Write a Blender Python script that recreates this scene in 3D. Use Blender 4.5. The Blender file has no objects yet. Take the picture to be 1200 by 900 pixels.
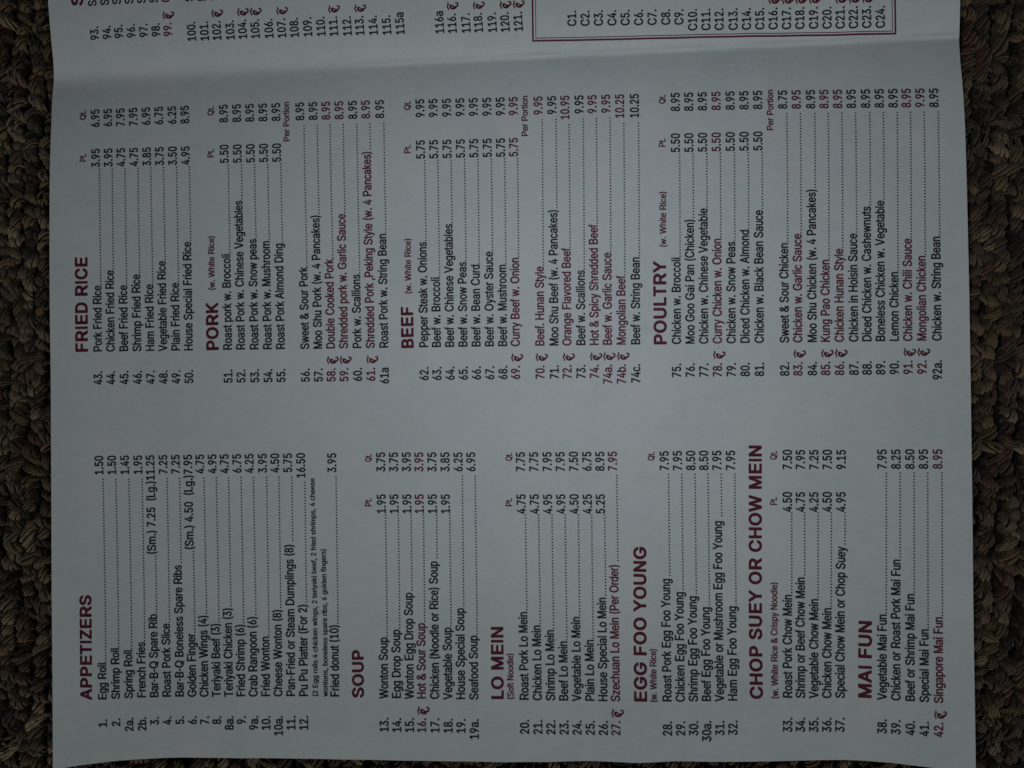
import bpy, bmesh, math, random
import numpy as np
from mathutils.geometry import tessellate_polygon
from mathutils import Vector

sc = bpy.context.scene
C = sc.collection
MM = 0.001
rnd = random.Random(7)

# all lengths below are millimetres; the scene itself is in metres (MM)
LENS = 28.3
RX, RY = math.radians(1.25), math.radians(2.5)
CAM_ROT = (RX, RY, 0.0)
CAM_DIST = 245.0
CAM_LOC = (math.sin(RY) * math.cos(RX) * CAM_DIST, -math.sin(RX) * CAM_DIST, math.cos(RX) * math.cos(RY) * CAM_DIST)
def smooth(t):
    t = min(1.0, max(0.0, t)); return t * t * (3 - 2 * t)
def height(x, y):
    """height of the menu's top face above the carpet pile: a soft valley fold and slow waves"""
    v = y - (99.3 + 0.0300 * x)                       # distance from the fold line
    s = 0.4 + 7.0 * (1 - smooth((x + 130) / 110))
    a = math.sqrt(v * v + s) - math.sqrt(s)
    z = 1.1 + 2.75 * (1 - math.exp(-a / (12.5 if v > 0 else 15.0)))
    z += 0.45 * math.sin(x * 0.031 + 0.8) * math.sin(y * 0.027 + 0.4) + 0.22 * math.sin(x * 0.083 + y * 0.021) * math.exp(-((y + 105) / 40) ** 2)
    z += 0.13 * math.sin(x * 0.19 + 0.9 * math.sin(x * 0.043 + 1) + 0.004 * y) * (0.6 + 0.4 * math.sin(y * 0.03 + 2)) + 0.05 * math.sin(x * 0.41 + y * 0.03)
    z += 0.10 * math.sin(x * 0.11 + 1.1) * math.exp(-((v) / 22.0) ** 2) + 0.03 * math.sin(x * 0.37 + 0.6 * math.sin(x * 0.09)) * math.exp(-(v / 9.0) ** 2)
    z += 0.13 * math.exp(-((v - 0.6) / 0.6) ** 2) * smooth((x + 75) / 60) * (0.75 + 0.5 * math.sin(x * 0.21) * math.sin(x * 0.057 + 1))   # pinched crease
    z += 3.3 * smooth((-62 - y) / 60.0) * (1 - 0.85 * (x / 140.0) ** 2)
    return z

# ---------------------------------------------------------------- camera
cam_d = bpy.data.cameras.new('camera'); cam = bpy.data.objects.new('camera', cam_d); C.objects.link(cam)
cam_d.lens = LENS; cam_d.sensor_width = 36; cam_d.clip_start = 0.01; cam_d.clip_end = 20
cam.location = [v * MM for v in CAM_LOC]
cam.rotation_euler = CAM_ROT
sc.camera = cam
cam_d.dof.use_dof = True; cam_d.dof.focus_distance = 0.2425; cam_d.dof.aperture_fstop = 14.0

# ---------------------------------------------------------------- light
world = bpy.data.worlds.new('World'); sc.world = world; world.use_nodes = True
wb = world.node_tree.nodes['Background']; wb.inputs[0].default_value = (0.85, 0.95, 1.0, 1); wb.inputs[1].default_value = 0.04
def area(name, loc, target, size, power, col):
    d = bpy.data.lights.new(name, 'AREA'); d.shape = 'DISK'; d.size = size * MM; d.energy = power; d.color = col
    o = bpy.data.objects.new(name, d); C.objects.link(o)
    o.location = [v * MM for v in loc]
    o.rotation_euler = (Vector(target) - Vector(loc)).to_track_quat('-Z', 'Y').to_euler()
area('lamp_overhead', (22, 26, 160), (22, 24, 0), 50, 0.058, (0.84, 0.915, 1.0))
area('lamp_low', (60, -2300, 1000), (0, 0, 0), 420, 17.5, (0.95, 0.99, 0.972))
vs = sc.view_settings
vs.view_transform = 'Standard'; vs.look = 'None'; vs.exposure = 0; vs.gamma = 1; vs.use_curve_mapping = False
sc.cycles.filter_width = 1.5
sc.cycles.use_denoising = False        # the denoiser smears the dotted leaders; the little noise left is like the phone's

# ---------------------------------------------------------------- materials
def new_mat(name, rough=0.8, spec=0.3):
    m = bpy.data.materials.new(name); m.use_nodes = True
    nt = m.node_tree; b = nt.nodes['Principled BSDF']
    b.inputs['Roughness'].default_value = rough; b.inputs['Specular IOR Level'].default_value = spec
    return m, nt, b
def node(nt, t, **kw):
    n = nt.nodes.new(t)
    for k, v in kw.items():
        if k in n.inputs: n.inputs[k].default_value = v
        else: setattr(n, k, v)
    return n
def noise(nt, scale, detail=3, rough=0.5, src=None):
    n = node(nt, 'ShaderNodeTexNoise', Scale=scale, Detail=detail, Roughness=rough)
    if src: nt.links.new(src, n.inputs['Vector'])
    return n
def ramp(nt, src, stops):
    r = node(nt, 'ShaderNodeValToRGB'); e = r.color_ramp.elements
    e[0].position, e[0].color = stops[0][0], (*stops[0][1], 1); e[1].position, e[1].color = stops[-1][0], (*stops[-1][1], 1)
    for p, c in stops[1:-1]:
        k = e.new(p); k.color = (*c, 1)
    nt.links.new(src, r.inputs[0]); return r
def mix(nt, a, b, fac, mode='MIX'):
    m = node(nt, 'ShaderNodeMix', data_type='RGBA', blend_type=mode)
    for s, v in ((m.inputs[6], a), (m.inputs[7], b), (m.inputs[0], fac)):
        if hasattr(v, 'links'): nt.links.new(v, s)
        else: s.default_value = v if not isinstance(v, tuple) else (*v, 1)
    return m.outputs[2]

def paper_material():
    m, nt, b = new_mat('menu_paper', 0.72, 0.25)
    co = node(nt, 'ShaderNodeTexCoord').outputs['Object']
    base = ramp(nt, noise(nt, 38, 4, .6, co).outputs[0], [(0.3, (0.655, 0.690, 0.690)), (0.7, (0.715, 0.725, 0.722))])
    tint = ramp(nt, noise(nt, 220, 3, .6, co).outputs[0], [(0.35, (0.95, 0.985, 0.975)), (0.65, (1.0, 0.985, 1.0))])
    c = mix(nt, base.outputs[0], tint.outputs[0], 1.0, 'MULTIPLY')
    grain = ramp(nt, noise(nt, 1500, 2, .6, co).outputs[0], [(0.3, (0.94, 0.94, 0.94)), (0.7, (1, 1, 1))])
    c = mix(nt, c, grain.outputs[0], 1.0, 'MULTIPLY')
    # faint print of the reverse side showing through
    mp = node(nt, 'ShaderNodeMapping'); mp.inputs['Scale'].default_value = (55, 90, 1); nt.links.new(co, mp.inputs[0])
    g1 = ramp(nt, noise(nt, 1.0, 2, .5, mp.outputs[0]).outputs[0], [(0.60, (1, 1, 1)), (0.68, (0.972, 0.968, 0.972))])
    c = mix(nt, c, g1.outputs[0], 1.0, 'MULTIPLY')
    nt.links.new(c, b.inputs['Base Color'])
    bp = node(nt, 'ShaderNodeBump', Strength=0.5, Distance=0.0004)
    nz = noise(nt, 60, 6, .62, co); nt.links.new(nz.outputs[0], bp.inputs['Height']); nt.links.new(bp.outputs[0], b.inputs['Normal'])
    return m
def ink_material(name, c0, c1):
    m, nt, b = new_mat(name, 0.6, 0.25)
    co = node(nt, 'ShaderNodeTexCoord').outputs['Object']
    r = ramp(nt, noise(nt, 420, 3, .6, co).outputs[0], [(0.3, c0), (0.72, c1)])
    nt.links.new(r.outputs[0], b.inputs['Base Color']); return m
PAPER = paper_material()
INK = [ink_material('black_ink', (0.009, 0.011, 0.014), (0.026, 0.029, 0.035)),
       ink_material('maroon_text_ink', (0.105, 0.013, 0.030), (0.18, 0.032, 0.060)),
       ink_material('maroon_heading_ink', (0.080, 0.007, 0.019), (0.150, 0.015, 0.036))]

def yarn_material():
    m, nt, b = new_mat('carpet_yarn', 0.85, 0.25)
    at = node(nt, 'ShaderNodeAttribute', attribute_name='yarn_colour').outputs['Color']
    uv = node(nt, 'ShaderNodeUVMap', uv_map='strand').outputs[0]
    mp = node(nt, 'ShaderNodeMapping'); mp.inputs['Scale'].default_value = (5.0, 11, 1); nt.links.new(uv, mp.inputs[0])
    st = noise(nt, 1.0, 3, .6, mp.outputs[0])
    r = ramp(nt, st.outputs[0], [(0.30, (0.45, 0.43, 0.41)), (0.5, (0.85, 0.85, 0.85)), (0.72, (1.7, 1.65, 1.6))])
    c = mix(nt, at, r.outputs[0], 1.0, 'MULTIPLY')
    nt.links.new(c, b.inputs['Base Color'])
    bp = node(nt, 'ShaderNodeBump', Strength=0.5, Distance=0.0004); nt.links.new(st.outputs[0], bp.inputs['Height']); nt.links.new(bp.outputs[0], b.inputs['Normal'])
    b.inputs['Sheen Weight'].default_value = 0.15
    return m
YARN = yarn_material()
bm_, nt_, b_ = new_mat('carpet_backing', 0.95, 0.1)
nt_.links.new(ramp(nt_, noise(nt_, 300, 4).outputs[0], [(0.3, (0.02, 0.016, 0.012)), (0.7, (0.06, 0.046, 0.034))]).outputs[0], b_.inputs['Base Color'])
BACKING = bm_

# ---------------------------------------------------------------- helpers
def link(name, verts, faces, mat, parent=None, smooth_=False):
    me = bpy.data.meshes.new(name); me.from_pydata(verts, [], faces); me.materials.append(mat)
    if smooth_: me.polygons.foreach_set('use_smooth', [True] * len(me.polygons))
    me.update(); o = bpy.data.objects.new(name, me); C.objects.link(o); o.parent = parent
    return o

# ---------------------------------------------------------------- carpet
G = np.arange(-1.0, 1.0001, 0.05)
gv = [(x * 0.45, y * 0.36, -0.0045 + 0.0003 * math.sin(x * 40) * math.sin(y * 33)) for y in G for x in G]
n = len(G)
carpet = link('carpet', gv, [(j * n + i, j * n + i + 1, (j + 1) * n + i + 1, (j + 1) * n + i) for j in range(n - 1) for i in range(n - 1)], BACKING)
carpet['kind'] = 'structure'

def tuft(seed):
    """one berber loop: seven or eight thin plies twisted round each other over a low arch, about 5 x 4 mm"""
    r = random.Random(seed); V = []; F = []; U = []
    L = r.uniform(1.6, 2.3); H = r.uniform(2.6, 3.6); NS = 11; K = 4; tw = r.uniform(.45, .8) * r.choice((1, 1, 1, -1)); ph = r.uniform(0, 6)
    lean = r.uniform(-.7, .7); cr = r.uniform(1.25, 1.5); pr = r.uniform(.44, .54); NP = r.choice((7, 8, 8))
    for p in range(NP):
        base = len(V); path = []
        for i in range(NS):
            t = i / (NS - 1); a = math.pi * t
            c = Vector((lean * math.sin(a), -L * math.cos(a), -3.2 + (H) * math.sin(a) ** .75))
            tan = Vector((lean * math.cos(a), L * math.sin(a), H * .8 * math.cos(a) + 1e-4)).normalized()
            s1 = Vector((1, 0, 0)); s2 = tan.cross(s1).normalized(); s1 = s2.cross(tan)
            b = ph + p * 6.283 / NP + .25 * math.sin(p * 4.1 + seed) + tw * 2 * math.pi * t
            path.append((c + cr * .8 * (s1 * math.cos(b) + s2 * math.sin(b)), s1, s2))
        for i, (c, s1, s2) in enumerate(path):
            w = pr * (1.0 + .12 * math.sin(i * 1.7 + p + seed))
            for k in range(K):
                q = 2 * math.pi * k / K
                V.append(c + w * (s1 * math.cos(q) + s2 * math.sin(q)))
        for i in range(NS - 1):
            for k in range(K):
                k2 = (k + 1) % K
                F.append((base + i * K + k, base + i * K + k2, base + (i + 1) * K + k2, base + (i + 1) * K + k))
                u0, u1 = i / (NS - 1), (i + 1) / (NS - 1); v0, v1 = k / K, (k + 1) / K
                U += [(u0 * 3 + p, v0), (u0 * 3 + p, v1), (u1 * 3 + p, v1), (u1 * 3 + p, v0)]
    return np.array(V), np.array(F), np.array(U)

TONES = [((0.105, 0.074, 0.052), 30), ((0.070, 0.047, 0.034), 26), ((0.150, 0.118, 0.090), 18), ((0.105, 0.084, 0.044), 11), ((0.074, 0.038, 0.029), 7), ((0.045, 0.033, 0.026), 14), ((0.190, 0.155, 0.120), 6)]
def pile():
    protos = [tuft(s) for s in range(14)]
    hairs = []
    VV, FF, UU, CC = [], [], [], []; off = 0
    x = -200.0; row = 0
    while x < 202:
        y = -160.0 + rnd.uniform(0, 3)
        run = 0; tone = TONES[0][0]
        while y < 162:
            y += rnd.uniform(2.7, 4.2)
            if run <= 0:
                tone = rnd.choices([t for t, w in TONES], [w for t, w in TONES])[0]; run = rnd.randint(1, 3)
            run -= 1
            if -122 < x < 122 and -98 < y < 200: continue           # wholly under the menu
            if -122 < x < 122 and y > -98: continue
            V, F, U = protos[rnd.randrange(14)]
            a = rnd.gauss(0, .38); s = rnd.uniform(.85, 1.2); ca, sa = math.cos(a), math.sin(a)
            wob = 1.1 * math.sin(y * .045 + row * .9) + .8 * math.sin(y * .11 + row * 2.1)
            P = np.empty_like(V)
            P[:, 0] = (V[:, 0] * ca - V[:, 1] * sa) * s * 1.15 + x + wob + rnd.uniform(-.5, .5)
            P[:, 1] = (V[:, 0] * sa + V[:, 1] * ca) * s * .98 + y
            P[:, 2] = V[:, 2] * (.9 + .2 * rnd.random()) - 1.25 + .35 * math.sin(y * .06 + row) + rnd.uniform(-.55, .45)
            P[:, 2] = np.minimum(P[:, 2], .2)
            k = rnd.uniform(.5, 1.3)
            VV.append(P * MM); FF.append(F + off); UU.append(U); CC.append(np.tile([tone[0] * k * 1.08, tone[1] * k * .93, tone[2] * k * .74, 1], (len(V), 1))); off += len(V)
            # loose fibres standing off the loop
            for h in range(70):
                fb = rnd.choice((.6, .9, 1.2, 1.7, 2.6))
                o = P[rnd.randrange(len(P))]; d = Vector((rnd.gauss(0, 1), rnd.gauss(0, 1), rnd.gauss(.3, .5))).normalized(); le = rnd.uniform(.8, 2.2)
                o = Vector(o); o.z = min(o.z, -.1)
                s_ = d.cross(Vector((0, 0, 1))).normalized() * .03; m_ = o + d * le * .5 + Vector((rnd.uniform(-.3, .3), rnd.uniform(-.3, .3), .15)); e_ = o + d * le; e_.z = min(e_.z, .5); m_.z = min(m_.z, .5)
                hairs.append((o - s_, o + s_, m_ + s_, m_ - s_, e_, [c * fb * w_ for c, w_ in zip(tone, (1.05, .97, .8))]))
        x += 4.8 + rnd.uniform(-.25, .25); row += 1
    V = np.concatenate(VV); F = np.concatenate(FF); U = np.concatenate(UU); K = np.concatenate(CC)
    hv = np.array([[*p] for h in hairs for p in h[:5]]) * MM; nb = len(V)
    hf = [(nb + 5 * i, nb + 5 * i + 1, nb + 5 * i + 2, nb + 5 * i + 3) for i in range(len(hairs))] + [(nb + 5 * i + 3, nb + 5 * i + 2, nb + 5 * i + 4, nb + 5 * i + 4) for i in range(0)]
    V = np.concatenate([V, hv]); F = np.concatenate([F, np.array(hf)])
    U = np.concatenate([U, np.zeros((4 * len(hf), 2))]); K = np.concatenate([K, np.array([[*h[5], 1] for h in hairs for _ in range(5)])])
    me = bpy.data.meshes.new('carpet_pile'); me.vertices.add(len(V)); me.vertices.foreach_set('co', V.ravel())
    me.loops.add(F.size); me.polygons.add(len(F)); me.loops.foreach_set('vertex_index', F.ravel().astype(np.int32))
    me.polygons.foreach_set('loop_start', (np.arange(len(F)) * 4).astype(np.int32))
    me.update(calc_edges=True); me.polygons.foreach_set('use_smooth', np.ones(len(F), bool))
    uv = me.uv_layers.new(name='strand'); uv.data.foreach_set('uv', U.ravel())
    ca_ = me.color_attributes.new('yarn_colour', 'FLOAT_COLOR', 'POINT'); ca_.data.foreach_set('color', K.ravel())
    me.materials.append(YARN); me.validate()
    o = bpy.data.objects.new('carpet_pile', me); C.objects.link(o); o['kind'] = 'stuff'
    o['label'] = 'brown, olive and taupe looped pile of the carpet around the menu'; o['category'] = 'carpet pile'
pile()

# ---------------------------------------------------------------- the menu
LEFT_EDGE = [(-145.88, 151.85), (-145.41, 135.69), (-144.67, 122.32), (-144.31, 117.03), (-143.82, 109.18), (-143.48, 102.0), (-143.54, 98.45), (-143.82, 92.3), (-143.27, 79.68), (-143.03, 66.12), (-142.75, 50.12), (-142.35, 26.34), (-141.73, 0.05), (-141.31, -28.74), (-140.76, -65.19), (-140.04, -91.01), (-139.35, -116.58), (-139.34, -117.35)]
RIGHT_EDGE = [(133.32, 143.68), (133.09, 128.57), (133.16, 116.21), (133.31, 111.37), (133.63, 104.22), (133.47, 100.29), (133.4, 94.89), (133.68, 88.29), (134.03, 75.39), (134.16, 62.67), (134.31, 47.5), (134.48, 24.84), (134.43, -0.21), (134.3, -27.57), (134.11, -62.12), (134.01, -86.57), (133.9, -110.85), (134.0, -112.55)]
BOTTOM_EDGE = [(-139.34, -117.35), (-135.01, -116.25), (-128.97, -115.12), (-120.83, -113.83), (-112.72, -112.85), (-104.76, -112.2), (-98.13, -111.79), (-86.39, -111.66), (-63.11, -111.31), (-40.03, -111.05), (-19.77, -110.95), (-2.22, -111.1), (10.29, -110.85), (20.26, -110.42), (25.22, -110.27), (31.42, -110.47), (36.36, -110.6), (41.28, -110.27), (47.46, -109.86), (64.73, -109.9), (79.49, -109.52), (89.26, -109.12), (96.61, -108.98), (102.63, -109.09), (109.91, -109.57), (119.58, -110.59), (125.73, -111.39), (134.0, -112.55)]
FRAME_OUTER = [(6.26, 126.77), (6.48, 104.39), (61.93, 104.64), (114.83, 104.66), (113.54, 124.06)]
FRAME_INNER = [(7.19, 126.75), (7.37, 105.17), (61.9, 105.39), (113.91, 105.37), (112.69, 124.09)]

menu = bpy.data.objects.new('menu', None); C.objects.link(menu); menu.empty_display_size = 0.02
menu['label'] = 'creased white takeout menu printed in black and maroon, lying unfolded on the brown carpet'
menu['category'] = 'menu'

def interp(pts, v, key, val):
    p = sorted(pts, key=lambda q: q[key])
    return float(np.interp(v, [q[key] for q in p], [q[val] for q in p]))
def paper_sheet():
    NX = 170; T = 0.11
    vs_ = list(np.linspace(0, 1, 105)[:-1])                  # rows below the fold, then close rows across it, then the upper panel
    near = list(np.arange(-14, 14.01, .45)); far = list(np.linspace(14, 47, 22)[1:])
    rows = [('a', q) for q in vs_] + [('v', q) for q in near] + [('v', q) for q in far]
    NY = len(rows) - 1; top = []
    for kind, q in rows:
        for i in range(NX + 1):
            s = i / NX; x = -141 + 282 * s
            for _ in range(3):
                yb = interp(BOTTOM_EDGE, x, 0, 1); f = 99.3 + 0.03 * x
                y = yb + (f - 14 - yb) * q if kind == 'a' else f + q
                xl = interp(LEFT_EDGE, y, 1, 0); xr = interp(RIGHT_EDGE, y, 1, 0); x = xl + (xr - xl) * s
            top.append((x, y, height(x, y)))
    W = NX + 1; N = len(top)
    V = [Vector(p) * MM for p in top] + [Vector((p[0], p[1], p[2] - T)) * MM for p in top]
    F = []
    for j in range(NY):
        for i in range(NX):
            a = j * W + i; F.append((a, a + 1, a + W + 1, a + W)); F.append((N + a + W, N + a + W + 1, N + a + 1, N + a))
    rim = [i for i in range(W)] + [j * W + NX for j in range(1, NY + 1)] + [NY * W + i for i in range(NX - 1, -1, -1)] + [j * W for j in range(NY - 1, 0, -1)]
    for a, b in zip(rim, rim[1:] + rim[:1]):              # cut edge, with vertices of its own so that it shades flat
        n0 = len(V); V += [V[a], V[a + N], V[b + N], V[b]]; F.append((n0, n0 + 1, n0 + 2, n0 + 3))
    o = link('paper_sheet', V, F, PAPER, menu, True); return o
sheet = paper_sheet()

FONT = {
 'reg': {
  'a': [150,[46,-2,71,-3,98,6,106,0,130,0,138,5,139,126,136,148,130,164,120,177,106,186,91,191,63,192,39,184,20,169,7,144,9,138,13,134,36,126,44,127,55,144,69,151,87,150,93,144,96,137,98,126,96,122,36,109,20,100,7,82,3,53,9,27,24,9],[59,38,50,42,45,49,44,60,47,67,59,75,95,82,98,78,97,67,90,49,79,40]],
  'b': [150,[68,-2,87,-3,102,0,118,11,131,27,141,49,146,75,147,104,144,129,131,162,122,175,110,185,95,191,79,193,67,191,52,183,50,184,48,246,40,250,16,250,10,243,10,5,16,0,40,0,52,7],[75,38,63,44,55,56,50,75,49,100,51,122,57,137,67,149,79,151,91,147,101,133,106,115,107,89,104,67,97,49,87,40]],
  'c': [135,[57,-2,83,-3,106,8,123,27,132,53,130,61,102,70,97,67,87,45,79,39,71,38,58,42,48,56,43,78,42,107,48,133,59,148,71,151,83,148,91,139,95,126,102,120,126,127,132,133,126,155,114,174,95,188,75,193,59,192,48,188,28,173,11,144,4,111,5,67,15,34,32,11,44,3]],
  'd': [150,[55,-2,79,-3,98,6,102,6,110,0,134,0,140,5,140,243,134,250,110,250,103,246,100,184,75,193,59,192,46,188,35,180,24,170,9,140,3,97,5,71,10,49,17,31,28,15,40,5],[71,38,60,42,51,53,45,71,43,97,45,118,51,137,59,147,71,151,83,149,94,137,100,118,102,97,99,71,93,53,83,41]],
  'e': [150,[63,-2,91,-3,114,6,133,24,144,49,141,56,114,65,106,61,101,49,95,42,87,38,75,38,59,45,49,60,45,75,48,78,138,78,145,82,147,86,144,129,131,162,110,183,83,193,55,190,44,184,30,173,13,144,5,111,6,67,17,34,36,11,48,3],[48,118,48,126,55,141,63,148,75,152,87,149,94,144,104,122,102,118]],
  'f': [75,[19,2,44,0,50,5,51,148,55,150,71,151,76,159,76,184,74,188,67,191,51,191,52,213,55,217,67,215,75,220,81,246,78,254,63,259,44,258,28,247,17,224,14,191,1,190,-7,184,-6,155,-2,151,13,150,15,148,15,9]],
  'g': [150,[58,-68,87,-68,109,-60,126,-46,137,-24,140,2,140,180,138,188,134,190,110,191,98,183,87,190,75,193,59,192,48,188,36,181,24,170,9,140,4,111,5,75,10,49,22,27,36,13,55,4,75,2,87,5,98,12,101,9,100,-6,96,-17,83,-27,71,-28,59,-25,52,-19,43,-6,36,-2,10,-20,12,-31,24,-50,40,-62],[63,45,54,53,47,67,43,89,44,111,48,129,55,143,63,150,75,151,87,146,97,129,101,107,101,82,97,64,88,49,75,44]],
  'h': [150,[14,2,44,0,50,5,52,126,60,144,75,151,83,150,91,146,99,129,100,5,106,0,130,0,138,3,140,9,139,126,133,159,118,180,98,191,75,192,52,182,50,243,44,250,16,250,11,243,11,9]],
  'i': [60,[14,2,44,0,50,9,50,180,48,188,44,190,16,190,10,184,10,9],[20,206,28,203,40,206,48,212,53,221,54,232,52,243,44,252,36,256,28,257,18,254,7,239,8,221,13,212]],
  'j': [60,[-8,-64,13,-64,28,-58,40,-46,48,-24,50,180,48,188,44,190,16,190,10,184,10,-9,5,-23,-7,-24,-11,-28,-12,-57],[19,206,28,203,40,206,48,212,53,221,54,232,51,243,44,252,36,256,28,257,18,254,7,239,7,221,13,212]],
  'k': [135,[14,2,40,0,49,5,49,67,52,73,55,72,98,2,102,0,134,0,138,2,141,9,82,107,134,177,136,184,130,190,102,191,95,188,52,131,49,137,49,243,48,246,40,250,16,250,10,243,10,9]],
  'l': [60,[16,2,40,0,44,2,48,9,48,243,46,246,40,250,20,250,12,243,12,9]],
  'm': [225,[14,2,44,0,50,5,52,129,59,145,67,151,75,152,87,146,92,133,92,9,95,3,98,0,122,0,129,2,132,5,133,129,139,144,145,150,153,152,166,148,174,133,175,5,184,0,208,0,212,3,214,9,213,140,206,166,192,183,173,192,153,193,134,186,118,172,103,188,87,193,67,192,52,183,44,190,20,191,13,188,11,180,11,9]],
  'n': [150,[14,2,44,0,50,5,52,126,60,144,75,151,83,150,91,146,99,129,100,5,104,2,110,0,134,0,139,5,138,140,127,170,118,180,106,188,95,192,79,193,63,189,52,182,44,190,20,191,13,188,11,184,11,9]],
  'o': [150,[60,-2,75,-4,91,-2,106,4,117,13,136,38,146,75,145,118,134,155,124,170,113,180,98,189,83,192,55,190,32,176,15,151,5,115,5,75,15,38,33,13,48,2],[71,38,59,44,51,56,45,78,44,100,47,122,53,137,63,148,75,151,88,148,98,135,105,115,107,89,104,67,96,49,87,41]],
  'p': [150,[14,-64,40,-66,48,-60,50,5,52,7,63,-1,79,-4,91,-3,105,2,126,20,141,49,145,71,147,97,141,140,133,159,122,175,110,185,95,191,71,192,52,183,40,191,16,190,10,184,10,-57],[75,38,63,44,55,56,50,75,49,100,51,122,57,137,67,149,79,151,91,147,101,133,106,115,107,89,104,67,97,49,87,40]],
  'q': [150,[105,-64,134,-65,138,-63,140,-57,140,184,134,190,110,191,98,183,83,191,59,192,44,187,32,178,21,166,14,151,4,111,6,64,19,27,28,15,40,5,55,-2,71,-4,83,-2,98,6,100,5,101,-57],[71,38,60,42,51,53,45,71,43,97,45,118,51,137,59,147,71,151,83,149,94,137,100,118,102,97,99,71,93,53,83,41]],
  'r': [90,[13,2,40,0,48,5,49,126,55,140,63,148,71,150,87,148,91,151,93,184,87,192,63,192,48,184,40,191,16,190,10,184,10,9]],
  's': [135,[51,-2,79,-3,95,1,106,8,124,27,131,49,129,75,116,97,98,108,59,121,50,129,52,144,59,151,67,153,75,152,83,148,94,129,98,127,127,137,129,140,126,151,114,174,98,186,79,192,55,191,32,181,17,166,9,144,10,118,22,97,40,83,83,69,90,60,90,53,87,45,79,39,67,37,52,42,43,60,36,65,6,56,4,53,6,42,16,20,32,5]],
  't': [75,[38,2,52,-2,67,-1,75,2,79,9,73,38,67,41,55,39,52,42,50,53,50,148,55,150,71,151,75,155,76,184,71,190,51,191,50,224,48,230,44,232,20,233,16,231,13,224,13,191,1,190,-6,184,-7,159,-3,152,13,148,14,34,24,13]],
  'u': [150,[61,-2,83,0,98,9,104,2,110,0,134,0,139,5,140,180,138,188,134,190,106,190,100,184,99,67,91,47,83,41,75,39,67,40,59,45,51,64,50,184,48,188,40,191,16,190,11,184,11,67,14,42,21,24,32,10,46,2]],
  'v': [135,[51,2,79,0,87,5,137,180,134,189,106,191,98,186,67,76,36,188,28,191,5,190,-2,184,47,9]],
  'w': [195,[42,2,67,0,77,5,98,99,119,5,126,0,153,2,157,9,196,180,192,189,165,191,157,185,138,93,117,184,114,189,87,191,79,186,59,93,36,188,28,191,9,191,1,188,-1,180,38,9]],
  'x': [135,[2,2,38,2,67,57,97,2,130,0,136,5,135,13,90,97,134,180,130,190,102,191,95,188,67,138,42,188,32,191,9,190,4,188,2,180,45,97,0,13,-1,5]],
  'y': [135,[16,-64,36,-66,52,-62,63,-52,74,-35,137,180,134,189,106,191,98,186,67,76,36,188,28,191,5,190,-2,184,47,9,42,-13,36,-23,20,-23,14,-28,8,-57]],
  'z': [135,[10,2,118,0,125,2,128,5,129,34,126,40,118,42,63,42,60,45,127,159,127,184,122,190,16,191,11,188,8,184,8,155,13,150,76,148,6,31,6,9]],
  'A': [180,[1,2,37,2,40,5,56,60,59,65,122,65,141,4,149,0,173,0,182,5,113,243,106,250,75,250,67,244,-2,13,-2,5],[71,108,91,178,109,111,106,108]],
  'B': [180,[19,2,98,0,122,3,138,8,149,15,161,27,167,38,174,64,171,93,161,115,146,129,163,159,166,177,165,195,161,210,152,224,141,236,126,245,95,250,24,250,16,246,15,9],[59,43,59,106,102,106,114,102,122,97,129,86,132,71,130,60,122,49,102,43],[59,147,58,206,98,207,114,202,122,191,124,180,122,166,114,155,98,148]],
  'C': [195,[89,-2,106,-3,126,0,141,6,156,16,169,29,179,45,190,82,184,89,153,90,148,86,143,67,134,54,122,45,106,41,91,42,77,49,66,60,57,75,49,111,50,151,60,180,67,192,79,202,98,209,122,205,137,191,148,166,153,160,180,160,189,166,181,199,165,225,141,244,110,253,91,252,71,247,55,239,40,226,28,210,18,191,11,170,7,144,10,89,15,67,25,45,37,27,52,14,71,3]],
  'D': [195,[18,2,91,0,122,6,138,13,153,25,167,42,177,60,184,82,188,115,187,144,181,177,173,199,161,217,145,232,126,243,110,248,91,250,24,250,16,246,15,9],[59,43,57,45,58,206,87,207,102,206,114,201,126,192,135,180,141,166,146,126,142,89,130,64,114,49,95,43]],
  'E': [180,[21,2,161,0,170,5,170,34,165,42,67,43,62,45,63,105,153,105,159,107,162,115,162,140,157,147,63,148,62,206,165,209,169,217,169,243,165,249,28,250,19,246,17,9]],
  'F': [165,[19,2,52,0,58,5,59,101,141,102,148,107,148,137,141,144,59,145,59,206,153,209,157,217,157,243,153,249,24,250,17,246,15,9]],
  'G': [210,[94,-2,114,-3,134,0,149,6,166,16,180,31,190,45,197,64,201,86,202,126,197,133,114,134,110,133,105,126,105,100,109,93,153,91,158,89,153,71,145,57,126,44,114,41,98,42,79,50,62,71,55,87,52,106,53,151,63,182,71,193,83,202,102,209,122,207,134,202,144,191,161,161,192,160,200,166,191,199,173,226,145,245,114,253,95,252,75,247,59,240,44,228,29,210,20,191,12,170,8,144,8,115,11,89,16,67,26,45,39,27,55,13,75,3]],
  'H': [195,[18,2,48,0,55,5,56,104,59,106,138,106,140,5,149,0,173,0,180,5,181,243,177,249,149,250,141,246,139,151,134,149,59,149,56,151,54,246,44,250,20,250,15,246,14,9]],
  'I': [75,[23,2,48,0,52,2,55,9,55,243,48,250,28,250,21,246,20,243,20,9]],
  'K': [180,[18,2,48,0,56,5,57,82,75,105,138,3,145,0,173,0,181,5,181,13,104,140,180,238,182,243,177,249,141,250,134,247,59,151,57,155,56,246,48,250,23,250,16,246,14,9]],
  'L': [150,[18,2,138,0,143,2,147,9,147,34,141,42,59,43,56,45,56,243,55,246,48,250,20,250,14,243,14,9]],
  'M': [225,[16,2,44,0,52,5,52,118,55,130,94,5,97,2,122,0,131,5,169,130,172,118,172,5,177,1,184,0,204,0,212,5,212,243,208,249,169,250,163,246,114,83,110,88,62,246,52,250,20,250,14,246,13,9]],
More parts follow.
